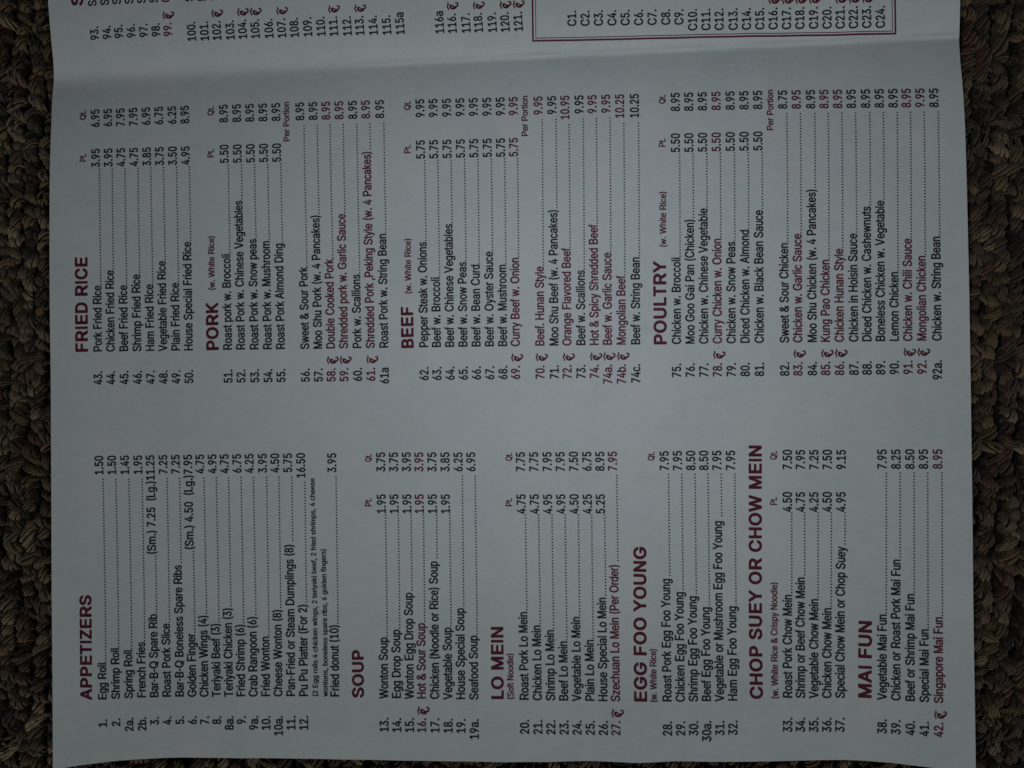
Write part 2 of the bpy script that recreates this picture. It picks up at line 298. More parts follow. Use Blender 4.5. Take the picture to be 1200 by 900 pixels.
  'N': [195,[17,2,48,0,55,5,55,162,138,3,145,0,173,0,180,5,181,243,177,249,145,249,140,243,140,100,138,92,58,246,48,250,20,250,15,246,14,9]],
  'O': [210,[91,-2,114,-3,134,1,153,11,168,24,180,38,192,60,199,82,202,107,200,162,194,184,184,206,170,224,153,239,134,249,114,253,95,252,75,248,59,240,44,228,29,210,19,191,12,170,8,144,7,115,10,89,16,67,26,45,39,27,55,13,71,4],[98,41,87,45,75,52,61,71,52,99,50,133,54,162,66,188,83,203,95,208,106,209,118,208,130,202,147,184,158,155,161,118,156,86,143,60,134,50,122,44]],
  'P': [180,[19,2,52,0,59,5,59,83,63,85,110,86,130,91,149,104,165,126,172,144,174,162,170,199,156,224,145,235,130,244,98,250,24,250,17,246,16,9],[59,129,59,206,98,207,118,201,126,191,131,173,129,151,122,138,114,132,102,128]],
  'Q': [210,[153,-20,184,-22,193,-17,192,-9,171,24,190,56,200,89,203,133,198,170,191,191,182,210,157,236,141,246,126,251,106,253,87,251,67,245,48,232,31,213,19,191,12,170,8,140,8,107,12,82,19,60,28,41,40,26,55,13,71,4,91,-2,114,-3,138,2],[98,41,87,45,75,52,61,71,52,99,50,133,54,162,66,188,83,203,95,208,106,209,118,208,130,202,147,184,158,155,161,118,157,89,145,63,131,86,126,89,95,89,89,86,89,78,111,42]],
  'R': [195,[21,2,55,0,62,5,63,89,67,91,102,90,148,2,184,0,191,2,194,5,193,13,148,100,169,116,181,137,186,162,184,191,171,221,161,232,145,242,130,247,110,250,28,250,19,246,17,9],[63,135,63,207,110,207,122,204,131,199,138,188,141,173,139,155,133,144,122,137,110,134]],
  'S': [180,[69,-2,106,-3,138,7,150,16,161,29,169,44,173,60,171,93,164,107,153,121,129,137,71,158,60,166,56,173,56,188,61,199,75,208,91,211,106,208,118,201,125,191,129,177,134,174,161,174,169,177,170,184,167,202,152,228,130,245,102,253,71,251,44,240,32,230,22,217,13,191,12,173,15,159,22,144,31,133,55,116,118,93,127,86,130,78,130,64,122,50,108,42,91,39,75,41,61,49,53,60,50,75,46,78,16,79,9,76,7,71,9,53,21,27,41,9]],
  'T': [165,[66,2,95,0,103,5,104,206,153,207,159,210,162,217,162,243,157,249,13,250,5,247,3,243,3,217,6,210,13,207,62,206,62,9]],
  'U': [195,[80,-2,110,-3,138,6,159,24,174,49,179,67,181,89,181,243,177,249,149,250,141,246,138,75,132,60,124,49,114,43,98,40,83,42,72,49,63,60,57,75,54,246,44,250,20,250,15,246,14,89,17,60,26,38,40,19,59,5]],
  'V': [180,[71,2,106,0,113,5,182,239,181,246,177,250,149,250,141,246,91,69,39,246,28,250,5,250,-1,246,-2,239,67,9]],
  'W': [255,[53,2,87,0,94,5,126,151,130,148,161,5,169,0,196,0,204,3,257,239,255,248,251,250,223,250,217,246,184,93,180,98,148,246,138,250,114,250,106,246,71,91,38,246,28,250,5,250,-1,246,-2,239,49,9]],
  'Y': [180,[73,2,102,0,111,5,112,104,182,239,181,246,177,250,145,250,138,246,91,152,42,246,32,250,5,250,-1,246,-2,239,68,104,69,9]],
  '0': [155,[66,-2,83,-3,98,1,111,9,122,20,138,53,146,104,145,162,133,210,123,228,114,239,98,249,83,253,67,252,55,249,44,241,31,228,15,191,8,144,9,89,20,42,28,26,39,13,52,3],[71,40,59,52,52,72,47,104,46,140,50,170,56,191,65,206,79,211,87,208,93,202,102,181,107,151,108,111,105,78,96,53,86,42,79,39]],
  '1': [155,[21,2,134,0,142,5,140,38,134,41,106,41,103,45,103,243,101,246,95,250,63,249,21,206,21,170,28,164,36,167,59,190,64,191,64,42,24,41,20,39,17,34,17,9]],
  '2': [155,[17,2,134,0,141,5,142,34,138,41,75,42,69,45,124,126,134,148,138,170,137,199,129,221,110,242,91,252,67,252,48,245,29,228,18,206,14,173,20,166,48,167,52,173,54,191,59,202,67,209,75,211,87,208,94,202,99,191,100,177,97,159,88,140,14,34,13,9]],
  '3': [155,[62,-2,87,-2,110,7,127,24,140,49,142,86,134,115,118,136,92,151,135,217,136,243,130,250,24,250,16,246,15,243,15,213,20,208,83,206,45,148,45,122,48,116,52,114,79,113,95,104,101,93,103,78,103,64,99,53,87,42,67,40,53,49,46,71,40,77,13,77,7,71,10,45,21,24,40,6]],
  '4': [155,[91,2,122,2,126,9,126,46,130,48,145,50,150,56,149,86,145,90,126,93,126,155,118,162,95,162,89,159,87,92,55,91,50,93,114,239,113,246,106,250,83,250,77,246,5,82,5,56,9,50,87,47,87,9]],
  '5': [155,[64,-2,91,-1,111,9,130,31,139,56,142,78,140,104,135,126,125,144,111,159,98,166,79,170,59,166,56,170,59,206,126,208,131,210,134,217,134,243,130,249,126,250,32,250,25,246,24,243,15,122,20,116,44,113,63,125,75,127,82,126,95,115,102,93,103,75,98,56,90,45,79,40,67,41,59,47,47,75,20,76,12,71,15,45,26,24,44,6]],
  '6': [155,[66,-2,91,-2,114,11,130,31,140,60,140,100,128,133,118,146,106,154,79,162,118,239,117,246,110,250,87,250,79,246,29,148,15,104,14,67,23,34,40,11,52,3],[67,42,59,50,53,64,52,93,62,115,71,121,79,122,91,116,98,105,102,89,102,71,98,56,91,44,79,39]],
  '7': [155,[28,2,55,0,64,5,141,212,142,243,138,249,20,250,14,246,12,217,16,209,98,206,25,13,25,5]],
  '8': [155,[64,-2,95,-1,118,10,128,20,138,34,145,64,145,82,140,100,131,118,121,129,133,151,138,170,139,191,135,210,126,227,114,240,98,249,83,253,57,250,36,236,21,213,15,188,19,159,33,129,21,115,12,93,9,71,11,49,19,31,29,16,44,5],[67,40,58,45,51,56,49,82,55,97,63,104,71,107,83,107,95,101,103,89,106,75,105,60,99,49,91,42,79,39],[71,150,63,155,58,162,55,173,55,188,58,199,63,206,71,210,79,211,91,206,96,199,100,188,100,173,91,155,83,150]],
  '9': [155,[39,2,67,0,77,5,124,100,139,144,140,184,131,217,121,232,110,242,87,252,63,251,40,239,24,219,15,191,14,151,25,118,36,105,47,97,59,91,75,89,37,13,36,5],[71,129,61,137,55,148,52,177,55,191,61,202,70,210,79,211,90,206,98,195,102,180,103,162,98,145,91,134,83,129]],
  '.': [75,[25,2,36,-2,48,0,56,5,63,16,65,27,63,38,56,49,48,54,36,56,28,54,20,49,13,38,11,27,13,16]],
  ',': [75,[10,-53,36,-55,42,-50,63,38,59,48,28,49,20,45,6,-46]],
  '&': [180,[65,-2,83,-3,98,-1,116,5,130,14,145,0,177,0,181,2,185,9,158,49,170,82,172,115,165,119,137,118,132,111,130,90,100,129,118,145,131,162,138,180,139,202,133,221,122,236,106,247,87,252,67,251,52,245,38,235,28,221,22,199,23,177,29,159,42,137,16,107,9,93,5,78,8,49,20,24,40,7],[75,38,67,39,57,45,51,53,48,64,51,82,67,101,106,49,91,40],[75,163,66,180,64,195,71,208,83,212,93,206,97,191,91,178]],
  '(': [90,[53,-42,79,-44,83,-42,86,-35,66,38,59,97,60,133,65,173,86,254,85,261,79,264,55,264,49,257,32,202,22,137,21,86,26,42,38,-6]],
  ')': [90,[7,-42,32,-44,40,-39,58,16,68,75,68,129,61,188,44,249,39,261,32,264,9,263,4,257,24,177,31,107,27,53,18,13,4,-35]],
  '-': [90,[13,89,20,86,75,87,79,93,79,122,77,126,71,129,16,128,11,122]],
  ' ': [75],
 },
 'bold': {
  'A': [218,[6,2,13,0,44,0,52,3,75,63,145,62,163,9,169,2,177,0,208,0,216,5,217,16,137,242,130,249,91,250,83,246,81,242,1,16,0,9],[95,112,91,115,106,161,110,164,127,115,122,112]],
  'B': [218,[26,2,32,0,118,0,145,2,161,7,177,14,188,23,199,37,207,62,206,90,197,112,180,129,179,133,189,143,196,158,199,175,198,193,193,207,184,222,173,233,157,242,138,248,114,250,32,250,24,247,21,242,20,12,22,5],[79,49,75,51,76,101,79,103,126,102,138,99,148,90,153,80,153,69,151,62,145,55,126,49],[79,151,75,154,76,200,122,201,134,198,139,193,145,182,144,172,141,164,134,156,118,151]],
  'C': [236,[105,-2,126,-3,149,0,169,6,186,16,200,28,213,44,221,62,227,83,223,91,216,95,180,94,175,90,166,69,157,59,141,50,126,47,110,49,95,55,83,66,75,77,68,94,65,112,67,150,71,165,79,179,87,188,98,196,110,201,122,203,138,201,149,197,163,186,169,175,174,161,180,156,216,155,223,159,226,165,224,179,218,196,209,211,197,225,172,242,157,248,138,252,114,253,91,248,71,240,53,228,37,211,26,193,19,175,13,150,11,126,13,97,19,73,29,51,44,31,61,16,83,4]],
  'E': [218,[29,2,36,0,192,0,202,5,204,12,204,37,201,44,196,48,83,49,80,51,80,97,83,102,184,102,192,107,194,115,193,143,184,150,83,151,80,154,81,200,188,201,196,203,201,207,203,214,203,239,196,248,188,250,36,250,28,248,24,244,23,239,23,12,25,5]],
  'F': [200,[26,2,32,0,63,0,74,5,76,12,77,97,165,98,173,101,176,104,178,136,175,143,169,147,79,147,76,150,76,196,79,201,180,202,188,211,189,235,188,242,180,249,32,250,24,247,21,242,20,12,22,5]],
  'G': [255,[112,-2,138,-3,161,0,180,7,200,18,216,31,228,48,236,66,240,87,241,126,235,135,227,137,138,137,130,135,125,129,125,97,134,89,180,89,184,87,179,73,171,62,161,54,149,49,122,48,98,56,87,66,79,76,73,90,69,108,70,147,80,175,91,188,102,196,126,203,141,202,153,199,171,186,184,161,192,156,227,155,235,158,239,165,237,179,230,196,220,212,208,225,180,242,165,248,145,252,122,253,98,249,75,240,56,228,40,211,28,193,20,175,14,150,13,126,15,97,21,73,32,50,48,30,67,14,91,3]],
  'H': [236,[26,2,32,0,59,0,67,2,71,5,73,12,73,101,79,103,161,103,163,101,163,12,165,6,169,2,177,0,204,0,215,5,217,12,217,239,212,248,204,250,173,250,164,242,163,154,161,152,75,152,73,154,72,242,67,248,59,250,32,250,23,246,19,239,19,12,22,5]],
  'I': [91,[28,2,36,0,59,0,63,2,69,9,69,239,66,246,55,250,32,250,25,246,22,239,22,12,24,5]],
  'L': [182,[24,2,32,0,165,0,173,4,176,9,176,37,173,44,169,48,75,49,73,51,73,239,69,246,59,250,28,250,22,246,18,239,18,12,20,5]],
  'M': [273,[25,2,32,0,59,0,67,4,70,9,71,121,112,9,118,2,126,0,149,0,159,5,200,119,202,9,204,5,212,0,243,0,251,5,253,12,253,235,250,246,243,250,204,250,196,248,192,245,138,92,79,246,75,249,67,250,32,250,22,246,19,239,19,12,21,5]],
  'N': [236,[25,2,32,0,63,0,67,2,72,9,73,140,75,146,161,5,169,0,204,0,211,2,215,5,217,12,217,239,212,248,204,250,177,250,169,248,165,242,164,112,161,104,74,246,63,250,32,250,22,246,19,239,19,12,21,5]],
  'O': [255,[109,-2,134,-3,157,0,180,9,197,20,212,34,226,55,235,76,241,101,242,133,239,158,232,182,221,204,207,221,188,236,165,247,141,252,118,253,95,249,75,241,56,228,40,212,27,193,20,175,14,150,12,126,14,97,20,73,32,49,48,29,67,13,87,4],[118,48,106,51,95,57,78,76,68,104,67,140,75,168,90,189,110,200,134,203,145,200,157,195,168,186,176,175,186,147,187,112,181,83,165,61,145,50,134,47]],
  'P': [218,[27,2,32,0,63,0,71,2,75,5,77,12,77,80,79,82,130,83,157,89,182,104,199,126,205,140,208,158,208,175,205,193,199,207,189,221,177,233,161,242,138,248,114,250,32,250,24,246,22,242,21,12,23,5],[79,131,77,136,77,200,122,201,134,198,143,193,150,182,153,168,150,150,143,140,126,132]],
  'R': [236,[30,2,36,0,71,0,79,5,81,12,83,88,122,87,171,5,175,2,180,0,220,0,230,5,231,16,182,97,203,115,213,129,220,147,223,168,221,189,212,211,200,225,184,236,161,246,130,250,36,250,28,247,24,242,23,12,26,5],[83,138,83,201,138,200,149,197,159,189,164,179,165,165,161,151,153,143,134,138]],
  'S': [218,[83,-2,102,-4,130,-3,149,1,165,8,180,18,192,29,201,44,206,58,208,76,205,94,196,111,184,123,155,140,87,161,74,172,72,182,79,194,91,201,106,204,126,202,139,196,145,189,150,175,157,169,192,168,200,171,203,175,204,186,201,200,194,214,185,225,161,242,130,252,110,253,91,252,71,247,55,240,40,229,30,218,22,204,18,189,17,172,21,154,30,140,40,129,55,119,71,112,138,92,146,87,152,80,151,66,143,55,130,48,110,45,95,47,79,53,71,62,65,80,59,83,24,84,13,80,11,73,14,55,19,41,28,28,40,17,52,9]],
  'T': [200,[80,2,87,0,114,0,122,3,126,9,127,200,180,201,189,204,194,211,194,239,191,246,184,250,20,250,13,248,7,242,6,211,11,204,16,201,73,200,74,12,76,5]],
  'U': [236,[96,-2,114,-4,134,-3,165,6,180,15,192,25,210,51,217,83,217,239,214,246,208,249,173,250,164,242,162,80,157,67,149,57,138,50,122,47,105,48,91,54,80,66,75,77,73,90,72,242,67,248,59,250,28,249,20,242,19,87,24,58,34,37,52,18,71,6]],
  'Y': [218,[88,2,95,0,126,0,134,5,136,12,136,101,216,232,217,242,212,248,204,250,173,250,163,246,110,159,55,246,48,250,13,250,5,247,1,242,2,232,82,101,82,12,84,5]],
  'Z': [200,[16,2,24,0,177,0,184,2,189,5,191,12,191,37,188,44,184,47,177,49,87,49,81,51,188,212,189,239,184,248,177,250,24,250,16,248,13,245,10,239,10,211,16,203,24,201,119,200,12,37,11,9]],
  'D': [236,[26,2,32,0,110,0,145,5,164,12,181,23,196,37,206,51,218,76,223,101,225,133,221,161,213,186,201,207,184,225,165,237,141,246,114,250,32,250,24,247,21,242,20,12,22,5],[75,51,75,200,110,201,130,198,141,193,153,183,161,172,167,158,170,140,171,119,165,87,153,68,134,54,106,49,79,49]],
  'K': [218,[26,2,32,0,63,0,72,5,74,12,74,80,91,99,95,97,164,2,169,0,204,0,211,2,215,5,217,12,216,17,130,140,215,232,217,239,212,248,204,250,161,249,75,156,73,242,71,246,63,250,32,250,23,246,20,239,20,12,22,5]],
  'W': [309,[67,2,75,0,106,0,113,2,117,5,153,140,157,135,191,5,196,1,204,0,235,0,243,3,247,9,306,235,305,242,302,247,294,250,263,250,253,242,220,107,216,109,180,245,177,248,169,250,138,250,130,247,126,239,91,102,55,243,52,247,44,250,13,250,6,246,3,235,62,9]],
  'V': [218,[87,2,95,0,126,0,134,3,138,7,218,235,217,242,212,248,177,250,169,248,165,244,110,82,52,246,44,250,13,250,5,247,1,242,1,234,81,9]],
  ' ': [91],
 },
}
CHILLI = [250,[147,-8,163,-8,198,9,203,16,214,51,201,90,195,97,179,92,172,86,177,55,161,39,144,37,128,44,124,47,112,70,104,102,111,125,140,166,164,207,154,246,120,270,62,259,23,219,8,168,11,117,35,78,61,55,85,21,120,-6],[73,147,61,160,75,191,105,207,109,206,111,184],[157,270,171,266,187,280,202,275,230,287,233,297,228,313,226,317,218,320,167,312,155,332,124,347,85,340,34,308,19,318,11,319,-3,297,-1,289,3,286,34,272,70,286,97,302,120,307,132,297,144,275]]

PRINT = [
 ('section_heading','APPETIZERS',-127.15,-95.81,91.59,3.85,1.01,2),
 ('section_heading','SOUP',-43.72,-93.46,91.67,3.59,1.061,2),
 ('section_heading','LO MEIN',-2.17,-93.55,90.57,3.77,1.053,2),
 ('section_heading','EGG FOO YOUNG',39.89,-93.66,89.84,3.85,1.047,2),
 ('section_heading','CHOP SUEY OR CHOW MEIN',73.54,-92.29,89.69,3.85,1.061,2),
 ('section_heading','MAI FUN',104.57,-91.62,88.37,3.9,1.075,2),
 ('section_heading','FRIED RICE',-129.97,9.59,91.11,3.98,1.007,2),
 ('section_heading','PORK',-89.27,10.02,91.5,3.9,1.029,2),
 ('section_heading','BEEF',-29.43,10.49,91.09,3.85,0.986,2),
 ('section_heading','POULTRY',46.23,11.27,90.31,3.9,1.046,2),
 ('section_note','(w. White Rice)',-90.68,28.57,91.55,2.0,1.156,1),
 ('section_note','(w. White Rice)',-30.21,27.08,90.89,2.0,1.162,1),
 ('section_note','(w. White Rice)',46.19,40.52,90.03,2.0,1.154,1),
 ('section_note','(Soft Noodle)',0.8,-93.41,91.05,2.0,1.051,1),
 ('section_note','(w. White Rice)',42.75,-93.49,90.09,2.0,1.051,1),
 ('section_note','(w. White Rice & Crispy Noodle)',77.96,-92.13,89.6,2.0,1.096,1),
 ('size_header','Qt.',-42.15,-23.57,90.29,2.03,0.834,1),
 ('size_header','Pt.',-42.09,-37.01,90.29,2.03,1.002,1),
 ('size_header','Qt.',0.24,-23.18,89.97,2.03,0.872,1),
 ('size_header','Pt.',0.24,-36.8,89.97,2.03,0.997,1),
 ('size_header','Qt.',42.49,-22.91,89.85,2.03,0.908,1),
 ('size_header','Qt.',78.32,-22.54,89.61,2.03,0.902,1),
 ('size_header','Pt.',78.23,-35.95,89.63,2.03,0.935,1),
 ('size_header','Qt.',-132.31,82.09,94.03,2.03,1.114,1),
 ('size_header','Pt.',-131.66,68.68,92.15,2.03,1.006,1),
 ('size_header','Qt.',-91.96,82.87,92.5,2.03,1.033,1),
 ('size_header','Pt.',-91.57,69.54,91.28,2.03,1.046,1),
 ('size_header','Qt.',-30.79,83.45,90.94,2.03,1.036,1),
 ('size_header','Pt.',-30.64,69.89,90.48,2.03,1.034,1),
 ('size_header','Qt.',46.3,83.96,89.09,2.03,1.003,1),
 ('size_header','Pt.',46.15,70.66,89.46,2.03,1.019,1),
 ('size_header','Per Portion',-68.08,74.26,92.05,1.98,1.192,1),
 ('size_header','Per Portion',5.0,74.54,90.41,1.98,1.199,1),
 ('size_header','Per Portion',78.11,75.26,89.08,1.98,1.188,1),
 ('dish_note','(2 Egg rolls 4 chicken wings, 2 teriyaki beef, 2 fried shrimps, 4 cheese',-57.65,-93.31,91.57,1.64,1.182,0),
 ('dish_note','wontons, boneless spare ribs, 6 golden fingers)',-54.61,-93.22,91.64,1.64,1.176,0),
 ('menu_line','Egg Roll',-122.49,-95.67,92.37,2.78,0.987,0),
 ('item_number','1.',-122.17,-103.8,92.21,2.78,1.0,0),
 ('price','1.50',-124.69,-27.81,91.53,2.78,1.0,0),
 ('dot_leader',63,-122.97,-84.18,91.76,0.8874,1,0),
 ('menu_line','Shrimp Roll',-118.34,-95.31,92.55,2.78,0.987,0),
 ('item_number','2.',-118.0,-103.42,92.36,2.78,1.0,0),
 ('price','1.50',-120.69,-27.74,91.63,2.78,1.0,0),
 ('dot_leader',58,-119.04,-79.7,91.83,0.8878,1,0),
 ('menu_line','Spring Roll',-114.21,-94.97,92.67,2.78,0.987,0),
 ('item_number','2a.',-113.78,-104.73,92.42,2.78,1.0,0),
 ('price','1.45',-116.65,-27.68,91.71,2.78,1.0,0),
 ('dot_leader',58,-114.9,-80.19,91.92,0.8977,1,0),
 ('menu_line','French Fries',-110.15,-94.67,92.7,2.78,0.987,0),
 ('item_number','2b.',-109.72,-104.41,92.45,2.78,1.0,0),
 ('price','1.95',-112.59,-27.62,91.69,2.78,1.0,0),
 ('dot_leader',56,-110.95,-77.74,91.88,0.8869,1,0),
 ('menu_line','Bar-B-Q Spare Rib',-106.27,-94.52,92.72,2.78,0.987,0),
 ('item_number','3.',-105.89,-102.58,92.63,2.78,1.0,0),
 ('price','(Sm.) 7.25  (Lg.)11.25',-108.05,-51.86,91.78,2.78,1.02,0),
 ('dot_leader',20,-107.47,-69.27,91.91,0.8892,1,0),
 ('menu_line','Roast Pork Slice',-102.38,-94.34,92.68,2.78,0.987,0),
 ('item_number','4.',-102.0,-102.4,92.57,2.78,1.0,0),
 ('price','7.25',-104.78,-27.48,91.69,2.78,1.0,0),
 ('dot_leader',49,-103.42,-72.09,91.75,0.9015,1,0),
 ('menu_line','Bar-B-Q Boneless Spare Ribs',-98.4,-94.15,92.33,2.78,0.987,0),
 ('item_number','5.',-98.02,-102.19,92.64,2.78,1.0,0),
 ('price','7.25',-100.84,-27.41,91.77,2.78,1.0,0),
 ('dot_leader',29,-100.03,-54.08,91.73,0.9049,1,0),
 ('menu_line','Golden Finger',-94.54,-94.05,92.76,2.78,0.987,0),
 ('item_number','6.',-94.16,-102.09,92.69,2.78,1.0,0),
 ('price','(Sm.) 4.50  (Lg.)7.95',-96.29,-50.3,91.77,2.78,1.034,0),
 ('dot_leader',28,-95.46,-74.95,91.91,0.8944,1,0),
 ('menu_line','Chicken Wings (4)',-90.84,-93.99,92.66,2.78,0.987,0),
 ('item_number','7.',-90.45,-102.02,92.73,2.78,1.0,0),
 ('price','4.75',-93.28,-27.28,91.83,2.78,1.0,0),
 ('dot_leader',47,-91.98,-69.33,91.77,0.8857,1,0),
 ('menu_line','Teriyaki Beef (3)',-87.11,-93.92,92.59,2.78,0.987,0),
 ('item_number','8.',-86.73,-101.94,92.65,2.78,1.0,0),
 ('price','4.95',-89.42,-27.21,91.76,2.78,1.0,0),
 ('dot_leader',49,-88.11,-71.76,91.69,0.9008,1,0),
 ('menu_line','Teriyaki Chicken (3)',-83.34,-93.82,92.46,2.78,0.987,0),
 ('item_number','8a.',-82.89,-103.5,92.61,2.78,1.0,0),
 ('price','4.75',-85.65,-27.15,91.78,2.78,1.0,0),
 ('dot_leader',44,-84.5,-66.97,91.65,0.8957,1,0),
 ('menu_line','Fried Shrimp (6)',-79.63,-93.75,92.45,2.78,0.987,0),
 ('item_number','9.',-79.27,-101.76,92.53,2.78,1.0,0),
 ('price','6.75',-81.83,-27.1,91.7,2.78,1.0,0),
 ('dot_leader',50,-80.56,-71.92,91.62,0.8881,1,0),
 ('menu_line','Crab Rangoon (6)',-75.9,-93.71,92.38,2.78,0.987,0),
 ('item_number','9a.',-75.47,-103.38,92.47,2.78,1.0,0),
 ('price','4.25',-78.07,-27.05,91.65,2.78,1.0,0),
 ('dot_leader',47,-76.9,-69.53,91.57,0.8953,1,0),
 ('menu_line','Fried Wonton',-72.13,-93.64,92.21,2.78,0.987,0),
 ('item_number','10.',-71.75,-103.37,92.21,2.78,1.0,0),
 ('price','3.95',-74.02,-26.99,91.41,2.78,1.0,0),
 ('dot_leader',54,-72.83,-75.53,91.4,0.8913,1,0),
 ('menu_line','Cheese Wonton (8)',-68.35,-93.54,92.05,2.78,0.987,0),
 ('item_number','10a.',-67.92,-104.92,92.13,2.78,1.0,0),
 ('price','4.50',-70.22,-26.93,91.41,2.78,1.0,0),
 ('dot_leader',45,-69.29,-67.34,91.32,0.889,1,0),
 ('menu_line','Pan-Fried or Steam Dumplings (8)',-64.51,-93.44,91.66,2.78,0.987,0),
 ('item_number','11.',-64.15,-103.15,92.08,2.78,1.0,0),
 ('price','5.75',-66.32,-26.88,91.34,2.78,1.0,0),
 ('dot_leader',22,-65.85,-47.29,91.31,0.9103,1,0),
 ('menu_line','Pu Pu Platter (For 2)',-60.63,-93.4,91.85,2.78,0.987,0),
 ('item_number','12.',-60.29,-103.1,91.96,2.78,1.0,0),
 ('price','16.50',-62.28,-28.54,91.21,2.78,1.0,0),
 ('dot_leader',41,-61.53,-65.68,91.15,0.8973,1,0),
 ('menu_line','Fried donut (10)',-51.12,-93.25,91.88,2.78,0.987,0),
 ('price','3.95',-52.75,-26.77,91.16,2.78,1.0,0),
 ('dot_leader',50,-51.83,-71.68,91.16,0.8907,1,0),
 ('menu_line','Wonton Soup',-36.4,-93.42,91.81,2.78,0.976,0),
 ('item_number','13.',-36.1,-103.05,91.75,2.78,1.0,0),
 ('price','1.95',-37.71,-39.09,91.03,2.78,1.0,0),
 ('price','3.75',-37.93,-26.49,91.03,2.78,1.0,0),
 ('dot_leader',41,-36.97,-75.33,91.16,0.8972,1,0),
 ('menu_line','Egg Drop Soup',-32.63,-93.42,91.69,2.78,0.976,0),
 ('item_number','14.',-32.34,-103.04,91.67,2.78,1.0,0),
 ('price','1.95',-33.85,-39.08,90.94,2.78,1.0,0),
 ('price','3.75',-34.06,-26.48,90.94,2.78,1.0,0),
 ('dot_leader',38,-33.23,-73.01,91.05,0.9076,1,0),
 ('menu_line','Wonton Egg Drop Soup',-28.82,-93.44,91.44,2.78,0.976,0),
 ('item_number','15.',-28.55,-103.06,91.6,2.78,1.0,0),
 ('price','1.95',-29.97,-39.05,90.88,2.78,1.0,0),
 ('price','3.95',-30.17,-26.46,90.88,2.78,1.0,0),
 ('dot_leader',26,-29.62,-61.8,90.89,0.8962,1,0),
 ('menu_line','Hot & Sour Soup',-25.21,-93.44,91.4,2.78,0.976,1),
 ('item_number','16.',-24.96,-103.05,91.44,2.78,1.0,1),
 ('chilli_mark','*',-25.09,-97.88,91.49,2.62,1.0,2),
 ('price','1.95',-26.22,-39.02,90.76,2.78,1.0,1),
 ('price','3.95',-26.38,-26.44,90.77,2.78,1.0,1),
 ('dot_leader',36,-25.76,-71.02,90.82,0.9046,1,0),
 ('menu_line','Chicken (Noodle or Rice) Soup',-21.28,-93.44,91.11,2.78,0.976,0),
 ('item_number','17.',-21.04,-103.04,91.39,2.78,1.0,0),
 ('price','1.95',-22.26,-39.0,90.76,2.78,1.0,0),
 ('price','3.75',-22.42,-26.44,90.77,2.78,1.0,0),
 ('dot_leader',15,-22.08,-51.97,90.76,0.9019,1,0),
 ('menu_line','Vegetable Soup',-17.36,-93.48,91.31,2.78,0.976,0),
 ('item_number','18.',-17.13,-103.08,91.36,2.78,1.0,0),
 ('price','1.95',-18.34,-39.0,90.78,2.78,1.0,0),
 ('price','3.85',-18.51,-26.43,90.78,2.78,1.0,0),
 ('dot_leader',38,-17.85,-72.22,90.84,0.8886,1,0),
 ('menu_line','House Special Soup',-13.58,-93.54,91.11,2.78,0.976,0),
 ('item_number','19.',-13.37,-103.14,91.21,2.78,1.0,0),
 ('price','6.25',-14.59,-26.43,90.68,2.78,1.0,0),
 ('dot_leader',44,-14.11,-66.42,90.7,0.9011,1,0),
 ('menu_line','Seafood Soup',-9.67,-93.57,91.18,2.78,0.976,0),
 ('item_number','19a.',-9.43,-104.83,91.21,2.78,1.0,0),
 ('price','6.95',-10.74,-26.42,90.76,2.78,1.0,0),
 ('dot_leader',54,-10.06,-74.63,90.81,0.8862,1,0),
 ('menu_line','Roast Pork Lo Mein',5.21,-93.59,90.97,2.78,0.976,0),
 ('item_number','20.',5.38,-103.19,91.0,2.78,1.0,0),
 ('price','4.75',4.34,-38.88,90.85,2.78,1.0,0),
 ('price','7.75',4.15,-26.31,90.85,2.78,1.0,0),
 ('dot_leader',32,4.77,-67.32,90.86,0.9069,1,0),
 ('menu_line','Chicken Lo Mein',9.11,-93.57,90.89,2.78,0.976,0),
 ('item_number','21.',9.27,-103.17,90.9,2.78,1.0,0),
 ('price','4.75',8.29,-38.87,90.84,2.78,1.0,0),
 ('price','7.75',8.1,-26.28,90.84,2.78,1.0,0),
 ('dot_leader',37,8.77,-71.31,90.85,0.8926,1,0),
 ('menu_line','Shrimp Lo Mein',12.97,-93.58,90.73,2.78,0.976,0),
 ('item_number','22.',13.09,-103.18,90.73,2.78,1.0,0),
 ('price','4.95',12.26,-38.87,90.75,2.78,1.0,0),
 ('price','7.95',12.09,-26.25,90.75,2.78,1.0,0),
 ('dot_leader',38,12.7,-72.66,90.75,0.9047,1,0),
 ('menu_line','Beef Lo Mein',16.86,-93.61,90.68,2.78,0.976,0),
 ('item_number','23.',16.97,-103.2,90.67,2.78,1.0,0),
 ('price','4.95',16.16,-38.86,90.78,2.78,1.0,0),
 ('price','7.95',15.98,-26.22,90.78,2.78,1.0,0),
 ('dot_leader',42,16.65,-76.0,90.76,0.8983,1,0),
 ('menu_line','Vegetable Lo Mein',20.67,-93.6,90.51,2.78,0.976,0),
 ('item_number','24.',20.75,-103.19,90.48,2.78,1.0,0),
 ('price','4.50',20.11,-38.83,90.67,2.78,1.0,0),
 ('price','7.50',19.96,-26.18,90.67,2.78,1.0,0),
 ('dot_leader',34,20.45,-68.67,90.65,0.8948,1,0),
 ('menu_line','Plain Lo Mein',24.55,-93.56,90.38,2.78,0.976,0),
 ('item_number','25.',24.61,-103.14,90.37,2.78,1.0,0),
 ('price','4.25',24.06,-38.82,90.63,2.78,1.0,0),
 ('price','6.75',23.92,-26.15,90.64,2.78,1.0,0),
 ('dot_leader',42,24.43,-75.45,90.58,0.8862,1,0),
 ('menu_line','House Special Lo Mein',28.37,-93.54,90.37,2.78,0.976,0),
 ('item_number','26.',28.41,-103.11,90.29,2.78,1.0,0),
 ('price','5.25',27.91,-38.8,90.64,2.78,1.0,0),
 ('price','8.95',27.77,-26.11,90.65,2.78,1.0,0),
